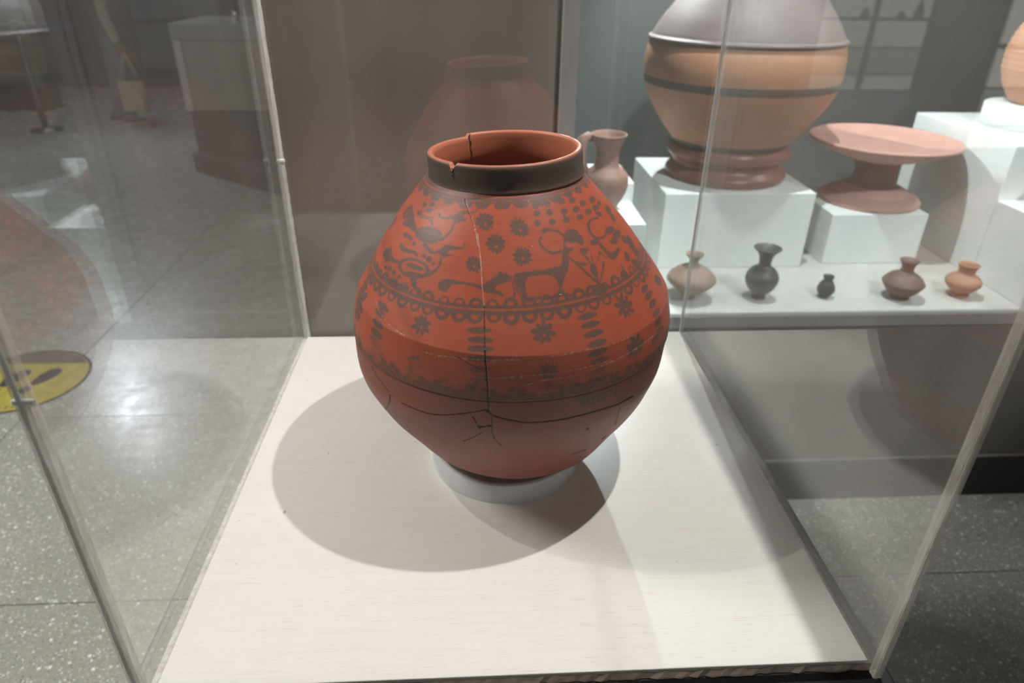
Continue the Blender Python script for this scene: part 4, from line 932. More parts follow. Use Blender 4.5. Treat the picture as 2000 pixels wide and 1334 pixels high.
def build_rim(parent):
    n = 360
    # (r, z, slip): outside lip up, over and down inside
    prof = [(.0950, .4655, 1), (.0972, .4650, 1), (.0996, .4658, .9), (.1005, .4672, .45), (.0998, .4686, 1), (.0987, .472, 1), (.0984, .480, 1), (.0983, .488, 1),
            (.0980, .4935, 1), (.0974, .4968, .85), (.0958, .4985, .25), (.0935, .4990, 0), (.0912, .4982, 0), (.0900, .4955, 0), (.0895, .489, 0), (.0893, .480, 0), (.0895, .470, 0),
            (.0925, .460, 0), (.1010, .449, 0), (.120, .428, 0), (.150, .392, 0), (.185, .340, 0), (.204, .300, 0), (.212, .25, 0), (.200, .17, 0), (.165, .10, 0), (.12, .055, 0), (.05, .037, 0), (.004, .035, 0)]
    V = []; slip = []
    rg = np.random.default_rng(8)
    ragged = rg.random(n)
    for (r, z, s) in prof:
        ox, oy = jar_off(np.array([z]))
        for i in range(n):
            th = -180 + 360.0 * i / n
            zz = z; ss = s
            # lip worn lower between two old breaks on one side
            if -150 < th < -42 and z > .486:
                cut = .4942 + 0.0042 * max(0.0, (th + 150) / 108) ** 1.5
                if zz > cut:
                    zz = cut + 0.15 * (zz - cut)
            if -45.0 < th < -38.0 and z > .486:
                k = 1 - abs(th + 41.5) / 3.5
                lim = .4990 - 0.0090 * k ** 0.8 + 0.0008 * ragged[i]
                if zz > lim:
                    zz = lim; ss = 0.0
            rr = r + (0.0010 if abs(th + 150) < 1.0 and r < .0915 and z > .46 else 0)
            lean = 0.040 * max(0.0, min(1.0, (z - .40) / .06))
            V.append((ox[0] + rr * math.sin(math.radians(th)), oy[0] - rr * math.cos(math.radians(th)), zz + lean * rr * math.sin(math.radians(th))))
            slip.append(ss)
    F = []
    for k in range(len(prof) - 1):
        for i in range(n):
            j = (i + 1) % n
            F.append((k * n + i, k * n + j, (k + 1) * n + j, (k + 1) * n + i))
    me = bpy.data.meshes.new('jar_rim')
    me.from_pydata(V, [], F)
    me.polygons.foreach_set('use_smooth', [True] * len(me.polygons))
    a = me.attributes.new('slip', 'FLOAT', 'POINT')
    a.data.foreach_set('value', np.array(slip, np.float32))
    me.materials.append(M_RIM)
    o = bpy.data.objects.new('jar_rim', me)
    COL.objects.link(o)
    o.parent = parent
    o['label'] = 'dark slipped collar with a chipped lip'
    # old break lines
    for th, z0, z1, rl in ((-150.5, .462, .4995, .0893), (-41.0, .4795, .4925, .0985)):
        bm = bmesh.new()
        pts = []
        for q in range(14):
            z = z0 + (z1 - z0) * q / 13
            ox, oy = jar_off(np.array([z])); t = math.radians(th + 0.8 * math.sin(q * 1.3)); r = rl
            pts.append((ox[0] + r * math.sin(t), oy[0] - r * math.cos(t), z - 0.002))
        tube(bm, pts, 0.0005, 6)
        obj('break_line', bm, surface('break_dark', (0.03, 0.018, 0.012), 0.9), parent)
build_rim(jar)

# ------------------------------------------------------------------ wall showcase behind
YS = 1.3015
ZS = 0.735
M_PLINTH = surface('dark_brown_laminate', (0.105, 0.092, 0.082), 0.55, 0.2, 3)
M_BASEB = surface('black_skirting', (0.020, 0.020, 0.021), 0.5, 0.2, 5)
M_LINE = surface('pale_skirting_line', (0.20, 0.185, 0.175), 0.5)
M_SILL = surface('grey_sill_paint', (0.21, 0.21, 0.20), 0.5, 0.25, 6, (0.5, 1, 1))
M_POST = surface('grey_post_paint', (0.27, 0.25, 0.245), 0.5, 0.15, 4)
M_TEALGREY = surface('teal_grey_back_panel', (0.062, 0.070, 0.068), 0.7, 0.22, 1.6)
M_WHITE = surface('white_plinth_paint', (0.80, 0.815, 0.80), 0.6, 0.07, 5)
M_WHITEFLOOR = surface('white_showcase_floor', (0.52, 0.51, 0.475), 0.55, 0.12, 3)
M_SGLASS = acrylic('showcase_glass', 1.50, 0.012, (0.975, 0.99, 0.985))
show = tag(empty('wall_showcase', (1.8, 1.95, 0)), 'wall showcase with white plinths behind a glass front on a dark base', 'showcase')
def spart(name, dims, m, bevel=0.0, seg=1):
    x0, x1, y0, y1, z0, z1 = dims
    return boxobj(name, (x0 - 1.8, x1 - 1.8, y0 - 1.95, y1 - 1.95, z0, z1), m, show, bevel, seg)
X0, X1, YB = 0.174, 3.6, 2.58
spart('base_panel', (X0, X1, YS, YB, 0.178, 0.690), M_PLINTH)
spart('skirting', (X0, X1, YS - 0.006, YB, 0.0, 0.172), M_BASEB, 0.002)
spart('skirting_line', (X0, X1, YS - 0.004, YB, 0.172, 0.178), M_LINE)
spart('sill', (X0, X1, YS - 0.004, YS + 0.010, 0.692, 0.733), M_SILL, 0.003, 2)
spart('floor_board', (X0, X1, YS + 0.010, YB, 0.690, ZS), M_WHITEFLOOR)
spart('corner_post', (0.174, 0.217, YS - 0.004, YS + 0.05, ZS, 2.75), M_POST, 0.003, 2)
spart('end_panel', (0.174, 0.200, YS + 0.05, YB, ZS, 2.75), M_TEALGREY)
spart('end_panel', (X1 - 0.02, X1, YS + 0.05, YB, ZS, 2.75), M_TEALGREY)
spart('back_panel', (X0, X1, YB, YB + 0.03, 0.0, 2.75), M_TEALGREY)
spart('fascia_baffle', (0.217, X1, YS + 0.022, YS + 0.05, 2.0, 2.75), M_BROWNWALL)  # unseen; lowered to keep the showcase spots off the main case
spart('soffit', (X0, X1, YS, YB + 0.03, 2.75, 3.3), M_BROWNWALL)
bm = bmesh.new()
box(bm, 0.219 - 1.8, X1 - 0.02 - 1.8, YS + 0.012 - 1.95, YS + 0.020 - 1.95, ZS - 0.001, 2.75)
bm.normal_update()
for f in bm.faces:
    f.material_index = 0 if abs(f.normal.y) > 0.9 else 1
obj('glass_front', bm, [M_SGLASS, M_EDGE_W], show)

def plinth(x0, x1, y0, y1, z1, label, z0=ZS):
    cx, cy = (x0 + x1) / 2, (y0 + y1) / 2
    o = boxobj('display_plinth', (x0 - cx, x1 - cx, y0 - cy, y1 - cy, 0, z1 - z0), M_WHITE, None, 0.003, 2)
    o.location = (cx, cy, z0)
    return tag(o, label, 'plinth', 'white plinths in the wall showcase')
plinth(0.583, 1.090, 1.667, 2.145, 0.997, 'white box plinth under the huge banded storage jar')
plinth(1.178, 1.516, 1.690, 2.030, 0.915, 'white box plinth under the pink pedestal dish')
plinth(1.646, 2.35, 1.575, 2.12, 1.174, 'tall white box plinth carrying a round white disc')
plinth(1.646, 2.35, 1.335, 1.573, 1.000, 'lower white step plinth in front of the tall one, with a black bowl on it')
plinth(0.235, 0.494, 1.534, 1.782, 0.940, 'low white step plinth on which the handled jug stands')
plinth(0.235, 0.503, 1.784, 2.040, 0.999, 'white step plinth behind the handled jug')
disc = empty('plinth_disc', (1.905, 1.85, 1.174))
bm = bmesh.new()
lathe(bm, [(0.0, 0.0), (0.168, 0.0), (0.168, 0.070), (0.165, 0.073), (0.0, 0.073)], 64)
disc_w = obj('round_block', bm, M_WHITE, disc, False)
for p in disc_w.data.polygons:
    p.use_smooth = abs(p.normal.z) < 0.5
tag(disc, 'round white disc on the tall plinth under a ribbed pot', 'disc')

def pottery(name, lo, hi, rough=0.6, ribs=120, var=0.35):
    m, nt, b = mat(name)
    st = noise(nt, pos(nt, (5, 5, ribs), True), 2.0, 5, 0.7)
    pt = noise(nt, pos(nt, (1, 1, 1), True), 14, 4, 0.6)
    c = mixc(nt, st, lo, hi)
    c = mixc(nt, ramp(nt, pt, [(0.35, 0.0), (0.7, var)]), c, tuple(0.7 * a for a in lo))
    nt.links.new(c, b.inputs['Base Color'])
    b.inputs['Roughness'].default_value = rough
    bump(nt, b, st, 0.25, 0.001)
    return m
M_TERRA = pottery('orange_terracotta', (0.40, 0.17, 0.09), (0.53, 0.27, 0.16))
M_BAND = pottery('dark_painted_band', (0.07, 0.06, 0.05), (0.12, 0.10, 0.085))
M_GREYSLIP = pottery('mauve_grey_slip', (0.115, 0.085, 0.082), (0.19, 0.14, 0.13))
M_STANDCLAY = pottery('red_brown_polished_clay', (0.20, 0.065, 0.045), (0.33, 0.14, 0.10), 0.35)
M_BLACKPOT = pottery('charcoal_burnished_clay', (0.045, 0.048, 0.050), (0.10, 0.10, 0.10), 0.45)
M_TINY = pottery('black_clay', (0.022, 0.022, 0.026), (0.05, 0.048, 0.05), 0.5)
M_BROWNPOT = pottery('dark_brown_clay', (0.085, 0.055, 0.048), (0.19, 0.125, 0.105), 0.55)
M_ORANGEPOT = pottery('tan_orange_clay', (0.36, 0.17, 0.10), (0.47, 0.25, 0.155), 0.6)
M_SPIN = pottery('buff_brown_clay', (0.24, 0.15, 0.11), (0.36, 0.235, 0.18), 0.6)
M_JUGC = pottery('dusty_red_clay', (0.24, 0.115, 0.085), (0.36, 0.20, 0.155), 0.6)
M_PINK = pottery('pink_red_clay', (0.48, 0.24, 0.19), (0.62, 0.36, 0.30), 0.6)
M_PINKD = pottery('dark_stained_clay', (0.17, 0.075, 0.06), (0.30, 0.13, 0.105), 0.6)

def potobj(name, prof, mats, loc, label, cat, n=64, sub=5, group=None, wob=0.006, seed=1):
    bm = bmesh.new()
    lathe(bm, cr(prof, sub), n, wob=wob, seed=seed)
    o = obj(name, bm, mats, None, True)
    o.location = loc
    return tag(o, label, cat, group)

G = 'small vessels along the showcase floor'
potobj('spindle_vase', [(0, 0), (.014, 0), (.017, .006), (.028, .018), (.055, .040), (.072, .058), (.0745, .066), (.066, .082), (.040, .102), (.018, .113), (.0135, .120), (.015, .130), (.023, .140), (.027, .146), (.0255, .148), (.018, .143), (.011, .130), (.011, .12)],
       [M_SPIN], (.627, 1.428, ZS), 'buff brown vase with a wide body and narrow flared neck', 'vase', group=G, seed=2)
potobj('flared_vase', [(0, 0), (.020, 0), (.0215, .007), (.017, .012), (.024, .018), (.040, .036), (.050, .060), (.048, .080), (.036, .098), (.021, .109), (.0185, .118), (.021, .138), (.028, .152), (.040, .164), (.0412, .168), (.036, .1665), (.022, .15), (.016, .13)],
       [M_BLACKPOT], (.848, 1.422, ZS), 'charcoal vase with round body and wide flared mouth', 'vase', group=G, seed=3)
potobj('miniature_vase', [(0, 0), (.011, 0), (.014, .004), (.024, .018), (.027, .030), (.022, .046), (.0145, .058), (.0135, .062), (.0168, .071), (.016, .073), (.011, .066), (.010, .055)],
       [M_TINY], (1.061, 1.420, ZS), 'tiny black vase, the smallest in the showcase', 'vase', group=G, seed=4)
potobj('squat_vase', [(0, 0), (.026, 0), (.028, .006), (.0245, .011), (.045, .026), (.061, .050), (.0602, .058), (.045, .076), (.024, .088), (.019, .094), (.0188, .108), (.024, .119), (.0285, .126), (.026, .127), (.018, .116), (.015, .10)],
       [M_BROWNPOT], (1.301, 1.410, ZS), 'dark brown squat vase with a sharp shoulder and narrow neck', 'vase', group=G, seed=5)
potobj('small_pot', [(0, 0), (.025, 0), (.0262, .010), (.0225, .015), (.040, .028), (.052, .046), (.046, .062), (.030, .074), (.0245, .080), (.0245, .090), (.029, .102), (.0315, .107), (.028, .1085), (.022, .098), (.02, .085)],
       [M_ORANGEPOT], (1.505, 1.420, ZS), 'tan orange squat pot with a short wide neck', 'pot', group=G, seed=6)
potobj('black_bowl', [(0, 0), (.04, 0), (.045, .006), (.075, .035), (.088, .075), (.080, .10), (.066, .112), (.070, .122), (.066, .124), (.058, .110), (.07, .08), (0, .012)],
       [M_BLACKPOT], (1.782, 1.452, 1.000), 'black round bowl on the lower step plinth', 'bowl', seed=7)

# handled jug
jug = tag(empty('handled_jug', (.386, 1.700, .940)), 'dusty red jug with flared mouth and loop handle on step plinth', 'jug')
bm = bmesh.new()
lathe(bm, cr([(0, 0), (.036, 0), (.05, .018), (.068, .055), (.075, .090), (.070, .115), (.052, .133), (.041, .143), (.037, .160), (.038, .185), (.046, .215), (.057, .237), (.0582, .241), (.054, .240), (.04, .21), (.03, .17), (.03, .15)], 5), 64, wob=0.005, seed=9)
obj('jug_body', bm, M_JUGC, jug, True)
bm = bmesh.new()
tube(bm, [(-.050, 0, .228), (-.066, -.004, .233), (-.082, -.006, .224), (-.091, -.008, .200), (-.091, -.008, .170), (-.084, -.006, .142), (-.068, -.003, .118), (-.058, 0, .108)], [.012, .014, .016, .017, .017, .016, .014, .012], 14, 1.2)
obj('handle', bm, M_JUGC, jug, True)

# huge banded storage jar on its ring stand
BJ = (0.852, 1.903)
stand = tag(empty('jar_ring_stand', (BJ[0], BJ[1], 0.997)), 'polished red brown clay ring stand under the huge storage jar', 'ring stand')
bm = bmesh.new()
lathe(bm, cr([(.150, 0), (.198, 0), (.207, .010), (.207, .026), (.193, .040), (.185, .052), (.190, .066), (.205, .078), (.210, .092), (.206, .108), (.196, .116), (.178, .112), (.165, .095), (.155, .05), (.150, .002)], 4), 96)
obj('ring_body', bm, M_STANDCLAY, stand, True)
bigjar = tag(empty('storage_jar', (BJ[0], BJ[1], 0.997)), 'huge orange terracotta storage jar with dark bands and a raised rib', 'jar')
prof = [(.10, .088, 1), (.160, .092, 1), (.186, .106, 1), (.196, .122, 1), (.207, .136, 0), (.236, .172, 0), (.272, .224, 0), (.300, .276, 0), (.3135, .312, 1), (.3165, .336, 0), (.319, .372, 0), (.316, .408, 0), (.309, .436, 0), (.306, .441, 2), (.313, .446, 2), (.3135, .453, 2), (.303, .459, 2), (.297, .470, 2), (.272, .510, 2), (.236, .556, 2), (.196, .606, 2), (.168, .650, 2), (.150, .690, 2), (.150, .715, 1), (.166, .745, 1), (.172, .752, 0), (.166, .756, 0), (.146, .740, 0), (.138, .70, 0), (.138, .66, 0)]
bm = bmesh.new()
lathe(bm, cr(prof, 5), 112, wob=0.003, seed=12)
obj('jar_wall', bm, [M_TERRA, M_BAND, M_GREYSLIP], bigjar, True)

# dish on stand
dish = tag(empty('pedestal_dish', (1.385, 1.858, .915)), 'wide pink clay dish on a tall flaring foot', 'dish')
bm = bmesh.new()
lathe(bm, cr([(.10, 0), (.160, 0), (.170, .006), (.168, .016), (.150, .028), (.128, .036), (.124, .042), (.108, .050), (.090, .060)], 4), 80, wob=0.006, seed=14)
obj('foot', bm, M_PINK, dish, True)
bm = bmesh.new()
lathe(bm, cr([(.088, .058), (.074, .075), (.068, .10), (.070, .122), (.082, .142), (.100, .156)], 5), 80, wob=0.008, seed=15)
obj('stem', bm, M_PINKD, dish, True)
bm = bmesh.new()
lathe(bm, cr([(.090, .150), (.120, .158), (.165, .172), (.215, .194), (.243, .210), (.2475, .217), (.243, .2215), (.234, .2205), (.205, .209), (.13, .198), (.05, .194), (.002, .194)], 5), 96, wob=0.003, seed=16)
obj('bowl', bm, M_PINK, dish, True)

# ribbed pot on disc
prof = []
for k in range(60):
    z = k / 59 * .40
    base = float(np.interp(z, [0, .02, .06, .11, .17, .22, .28, .33, .36, .40], [.095, .118, .143, .160, .163, .152, .125, .085, .078, .10]))
    prof.append((base + (0.0022 * math.sin(z * 2 * PI / .018) if z > .07 and z < .30 else 0), z))
bm = bmesh.new()
lathe(bm, [(0, 0)] + prof + [(.092, .40), (.07, .36), (.075, .32), (.11, .28)], 72, wob=0.003, seed=18)
o = obj('ribbed_pot', bm, M_TERRA, None, True)
o.location = (1.925, 1.865, 1.2475)
tag(o, 'orange pot with horizontal ribs standing on the white disc', 'pot')

# ------------------------------------------------------------------ hall: floor sticker
M_YELLOW = surface('yellow_vinyl', (0.42, 0.36, 0.045), 0.45, 0.35, 14)
M_VBLACK = surface('black_vinyl_print', (0.03, 0.03, 0.035), 0.5, 0.3, 14)
M_VGREY = surface('worn_brown_print', (0.13, 0.11, 0.085), 0.5, 0.4, 14)
st = tag(empty('floor_sticker', (-2.055, 2.195, 0.0)), 'round yellow floor sticker with black border and shoe prints', 'sticker')
def flat_poly(name, pts, z0, z1, m, parent):
    bm = bmesh.new()
    lo = [bm.verts.new((x, y, z0)) for x, y in pts]
    hi = [bm.verts.new((x, y, z1)) for x, y in pts]
    bm.faces.new(hi)
    n = len(pts)
    for i in range(n):
        bm.faces.new((lo[i], lo[(i + 1) % n], hi[(i + 1) % n], hi[i]))
    return obj(name, bm, m, parent)
RS = 0.265
flat_poly('vinyl_disc', [(RS * math.cos(t), RS * math.sin(t)) for t in np.linspace(0, 2 * PI, 64, endpoint=False)], 0.0, 0.0008, M_YELLOW, st)
bm = bmesh.new()
lathe(bm, [(RS * 0.955, 0.0008), (RS * 0.955, 0.0012), (RS + 0.001, 0.0012), (RS + 0.001, 0.0)], 64)
obj('black_border', bm, M_VBLACK, st)
a0, a1 = math.radians(35), math.radians(145)
flat_poly('worn_print_band', [(RS * 0.94 * math.cos(t), RS * 0.94 * math.sin(t)) for t in np.linspace(a0, a1, 24)], 0.0008, 0.0012, M_VGREY, st)
def foot(cx, cy, rot, flip):
    sole = [(-.010, -.02), (-.030, .02), (-.034, .06), (-.022, .095), (.004, .104), (.026, .088), (.032, .05), (.024, .01), (.014, -.02)]
    heel = [(-.010, -.030), (-.022, -.052), (-.018, -.078), (.002, -.088), (.020, -.074), (.022, -.050), (.014, -.030)]
    for nm, q in (('sole_print', sole), ('heel_print', heel)):
        pts = []
        for x, y in q:
            x *= flip
            c, s = math.cos(rot), math.sin(rot)
            pts.append((cx + 1.2 * (x * c - y * s), cy + 1.2 * (x * s + y * c)))
        if flip < 0:
            pts.reverse()
        flat_poly(nm, pts, 0.0008, 0.0012, M_VBLACK, st)
foot(-0.065, -0.03, math.radians(-18), 1)
foot(0.065, -0.02, math.radians(-18), -1)
rgm = np.random.default_rng(5)
for k in range(11):
    t = math.radians(238 + k * 6.2)
    r0, r1 = RS * 0.80, RS * (0.86 + 0.03 * rgm.random())
    w = 0.0045
    c, s = math.cos(t), math.sin(t)
    flat_poly('worn_letter', [(r0 * c - w * s * -1, r0 * s + w * c * -1), (r1 * c + w * s, r1 * s - w * c), (r1 * c - w * s * 0.3, r1 * s + w * c * 0.3), (r0 * c - w * s, r0 * s + w * c)], 0.0008, 0.0011, M_VGREY, st)

# ------------------------------------------------------------------ hall: side display stand
M_BEIGE = surface('beige_grey_panel', (0.31, 0.285, 0.27), 0.6, 0.12, 3)
M_PALE = surface('pale_frame_paint', (0.50, 0.49, 0.49), 0.55, 0.1, 4)
M_PLDARK = surface('dark_plinth_paint', (0.060, 0.062, 0.068), 0.55, 0.25, 3)
M_TOPB = surface('blue_grey_top', (0.26, 0.32, 0.37), 0.35, 0.15, 4)
M_CHROME = surface('chrome_metal', (0.75, 0.75, 0.76), 0.15, 0.05, 6, metallic=1.0)
M_BLKPOLE = surface('black_pole_paint', (0.03, 0.03, 0.033), 0.4, 0.2, 8)
hs = tag(empty('panel_stand', (-1.85, 6.0, 0)), 'beige panelled display stand with blue grey top and dark foot', 'display stand')
def hpart(name, dims, m, bevel=0.0):
    x0, x1, y0, y1, z0, z1 = dims
    return boxobj(name, (x0 + 1.85, x1 + 1.85, y0 - 6.0, y1 - 6.0, z0, z1), m, hs, bevel)
bm = bmesh.new()
ft = [(-2.50 + 1.85, 5.67 - 6.0), (-1.55 + 1.85, 4.90 - 6.0), (-1.20 + 1.85, 5.25 - 6.0), (-1.20 + 1.85, 6.55 - 6.0), (-2.50 + 1.85, 6.55 - 6.0)]
lo = [bm.verts.new((x, y, 0)) for x, y in ft]
hi = [bm.verts.new((x, y, 0.16)) for x, y in ft]
bm.faces.new(hi)
for i in range(5):
    bm.faces.new((lo[i], lo[(i + 1) % 5], hi[(i + 1) % 5], hi[i]))
obj('foot_block', bm, M_PLDARK, hs)
hpart('dark_base', (-2.455, -1.2, 5.70, 6.50, 0.16, 0.516), M_PLDARK, 0.004)
hpart('front_panel', (-2.40, -1.2, 5.675, 5.70, 0.52, 1.065), M_BEIGE, 0.003)
hpart('carcass', (-2.455, -1.2, 5.70, 6.50, 0.516, 1.07), M_PALE, 0.004)
hpart('frame_stile', (-2.470, -2.405, 5.668, 5.70, 0.516, 1.07), M_PALE, 0.003)
hpart('top_slab', (-2.475, -1.2, 5.665, 6.53, 1.07, 1.196), M_TOPB, 0.006)
pl = tag(empty('chrome_post', (-2.02, 5.98, 1.196)), 'black pole with a chrome ball joint on the beige stand', 'post')
bm = bmesh.new()
lathe(bm, cr([(0, 0), (.030, 0), (.030, .006), (.012, .012), (.014, .02), (.030, .034), (.036, .052), (.030, .070), (.018, .082), (.018, .09)], 4), 24)
obj('ball_joint', bm, M_CHROME, pl, True)
bm = bmesh.new()
tube(bm, [(0, 0, .085), (0, 0, .9)], .032, 20)
obj('pole', bm, M_BLKPOLE, pl, True)

# ------------------------------------------------------------------ hall: belt barrier
M_STEEL = surface('dull_steel', (0.17, 0.165, 0.16), 0.4, 0.1, 8, metallic=0.8)
M_BELT = surface('blue_webbing', (0.012, 0.028, 0.20), 0.7, 0.2, 40)
G2 = 'belt barrier posts in the hall'
def stanchion(x, y, label):
    s = tag(empty('barrier_post', (x, y, 0)), label, 'barrier post', G2)
    bm = bmesh.new()
    lathe(bm, [(0, 0), (.155, 0), (.160, .008), (.150, .018), (.05, .035), (.034, .05), (0, .05)], 40)
    obj('base', bm, M_STEEL, s, True)
    bm = bmesh.new()
    tube(bm, [(0, 0, .04), (0, 0, .98)], .031, 24)
    obj('tube', bm, M_STEEL, s, True)
    bm = bmesh.new()
    lathe(bm, cr([(.034, .97), (.040, .98), (.040, 1.06), (.034, 1.08), (0, 1.085)], 3), 28)
    obj('belt_head', bm, M_STEEL, s, True)
    return s
stanchion(-4.66, 7.35, 'steel barrier post on a chrome foot, facing the walking visitor')
stanchion(-3.42, 8.75, 'steel barrier post half hidden behind the visitor with the tote bag')
stanchion(-6.9, 7.0, 'steel barrier post by the dark side wall')
def belt(a, b, label):
    bm = bmesh.new()
    A, B = Vector((a[0], a[1], 1.02)), Vector((b[0], b[1], 1.02))
    n = 10
    d = (B - A).normalized()
    side = Vector((-d.y, d.x, 0)) * 0.0012
    A = A + d * 0.041
    B = B - d * 0.041
    rows = []
    for k in range(n + 1):
        p = A.lerp(B, k / n)
        sag = -0.02 * math.sin(PI * k / n)
        rows.append([bm.verts.new(p + side * q + Vector((0, 0, sag + h))) for q, h in ((-1, -.026), (1, -.026), (1, .026), (-1, .026))])
    for k in range(n):
        for q in range(4):
            bm.faces.new((rows[k][q], rows[k][(q + 1) % 4], rows[k + 1][(q + 1) % 4], rows[k + 1][q]))
    bm.faces.new(rows[0]); bm.faces.new(list(reversed(rows[-1])))
    o = obj('barrier_belt', bm, M_BELT)
    return tag(o, label, 'belt', 'blue belts of the barrier')
belt((-4.66, 7.35), (-3.42, 8.75), 'blue webbing belt stretched behind the visitor')
belt((-4.66, 7.35), (-6.9, 7.0), 'blue webbing belt running towards the dark side wall')

# tan display board behind the barrier
M_TAN = surface('tan_board', (0.20, 0.165, 0.115), 0.7, 0.2, 2)
M_DTEAL = surface('dark_teal_board', (0.02, 0.045, 0.05), 0.7, 0.2, 2)
tb = tag(empty('display_board', (-5.6, 8.6, 0)), 'tan board on a dark teal base behind the barrier', 'board')
boxobj('board_base', (-0.75, 0.42, -0.15, 0.15, 0, 0.42), M_DTEAL, tb, 0.004)
boxobj('tan_face', (-0.72, 0.40, -0.10, 0.10, 0.42, 0.98), M_TAN, tb, 0.004)
boxobj('board_head', (-0.72, 0.40, -0.08, 0.08, 0.98, 2.0), M_DTEAL, tb, 0.004)

# ------------------------------------------------------------------ lit display cabinet on the wall behind the visitor's side
def glow(name, col, s):
    m, nt, b = mat(name)
    nz = noise(nt, pos(nt, (1, 1, 1), True), 2.5, 3, 0.5)
    c = mixc(nt, nz, tuple(0.8 * q for q in col), col)
    nt.links.new(c, b.inputs['Emission Color'])
    nt.links.new(c, b.inputs['Base Color'])
    b.inputs['Emission Strength'].default_value = s
    return m
M_GLOW = glow('backlit_panel', (1.0, 0.95, 0.84), 1.5)
M_GLOWD = glow('dim_backlit_panel', (0.85, 0.84, 0.74), 0.8)
cab = tag(empty('backlit_cabinet', (4.1, -4.5, 0)), 'tall backlit display cabinet with dark shelf lines on the hall wall', 'cabinet')
def kpart(name, dims, m):
    return boxobj(name, dims, m, cab, 0.002)
kpart('carcass', (-0.62, 0.62, -0.10, 0.12, 0.42, 2.1), M_BLKPOLE)
zl = [0.50, 0.66, 0.92, 1.20, 1.52, 2.05]
for k in range(5):
    for x0, x1 in ((-0.56, -0.05), (0.02, 0.56)):
        kpart('lit_panel', (x0, x1, 0.12, 0.126, zl[k] + 0.015, zl[k + 1]), M_GLOW if k in (0, 2, 3, 4) else M_GLOWD)
for dx, z, h in ((-0.16, 1.22, .10), (0.40, 1.22, .16), (0.22, 1.24, .07)):
    bm = bmesh.new()
    lathe(bm, cr([(0, 0), (.03, 0), (.045, h * .3), (.03, h * .7), (.02, h * .85), (.028, h)], 4), 20)
    o = obj('figurine', bm, M_BROWNPOT, None, True)
    o.location = (4.1 + dx, -4.5 + 0.185, 1.205)
    tag(o, ['small dark figurine on the cabinet shelf, near its middle bar', 'tall dark figurine on the cabinet shelf', 'shortest dark figurine on the cabinet shelf'][[-0.16, 0.40, 0.22].index(dx)], 'figurine')
kpart('shelf', (-0.6, 0.6, 0.126, 0.25, 1.19, 1.205), M_BLKPOLE)

# ------------------------------------------------------------------ visitor with a tote bag
def skin_mesh(name, verts, edges, radii, m, parent, root=0, sub=2):
    me = bpy.data.meshes.new(name)
    me.from_pydata(verts, edges, [])
    o = bpy.data.objects.new(name, me)
    COL.objects.link(o)
    md = o.modifiers.new('skin', 'SKIN')
    md.use_smooth_shade = True
    sv = me.skin_vertices[0].data
    for i, r in enumerate(radii):
        sv[i].radius = r if isinstance(r, (tuple, list)) else (r, r)
        sv[i].use_root = (i == root)
    s = o.modifiers.new('sub', 'SUBSURF')
    s.levels = sub
    s.render_levels = sub
    me.materials.append(m)
    o.parent = parent
    return o
M_SKIN = surface('skin_tone', (0.36, 0.20, 0.13), 0.5, 0.1, 10)
M_DENIM = surface('blue_denim', (0.14, 0.20, 0.30), 0.8, 0.35, 30, (1, 1, 0.4), bumpy=0.2)
M_JACKET = surface('charcoal_vest_fabric', (0.10, 0.10, 0.115), 0.9, 0.3, 25)
M_CREAM = surface('cream_knit', (0.52, 0.47, 0.39), 0.9, 0.2, 40, bumpy=0.3)
M_CANVAS = surface('tan_canvas', (0.43, 0.35, 0.255), 0.85, 0.15, 30)
M_SHOE = surface('dark_sneaker', (0.035, 0.035, 0.04), 0.6, 0.2, 20)
M_SOLE = surface('white_rubber_sole', (0.62, 0.60, 0.55), 0.6, 0.1, 20)
M_HAIR = surface('black_hair', (0.012, 0.010, 0.009), 0.5, 0.3, 40)
person = tag(empty('person', (-3.93, 7.74, 0.0), math.radians(-62)), 'person in charcoal vest, cream sleeves and blue jeans carrying a tote bag', 'person')
# local frame: +y ahead, +x to the person's right
HIP = 0.93
body_v = [(0, 0, HIP), (0, 0.01, 1.10), (0, 0.0, 1.30), (0, -0.01, 1.42), (0, 0.0, 1.50), (0, 0.02, 1.56), (0, 0.03, 1.64), (0, 0.03, 1.71),
          (0.17, -0.01, 1.40), (0.215, -0.02, 1.14), (0.225, 0.03, 0.89), (0.228, 0.045, 0.84),
          (-0.17, -0.01, 1.40), (-0.215, -0.03, 1.14), (-0.225, 0.02, 0.89), (-0.228, 0.03, 0.84),
          (0.09, 0, 0.86), (0.095, 0.05, 0.48), (0.095, 0.02, 0.09), (-0.09, 0, 0.86), (-0.095, -0.04, 0.48), (-0.095, -0.10, 0.09)]
body_e = [(0, 1), (1, 2), (2, 3), (3, 4), (4, 5), (5, 6), (6, 7), (3, 8), (8, 9), (9, 10), (10, 11), (3, 12), (12, 13), (13, 14), (14, 15), (0, 16), (16, 17), (17, 18), (0, 19), (19, 20), (20, 21)]
body_r = [(.13, .10), (.12, .09), (.14, .10), (.10, .08), .052, (.068, .075), (.078, .092), (.055, .07), .052, .040, .028, .026, .052, .040, .028, .026, .082, .056, .040, .082, .056, .040]
skin_mesh('body', body_v, body_e, body_r, M_SKIN, person)
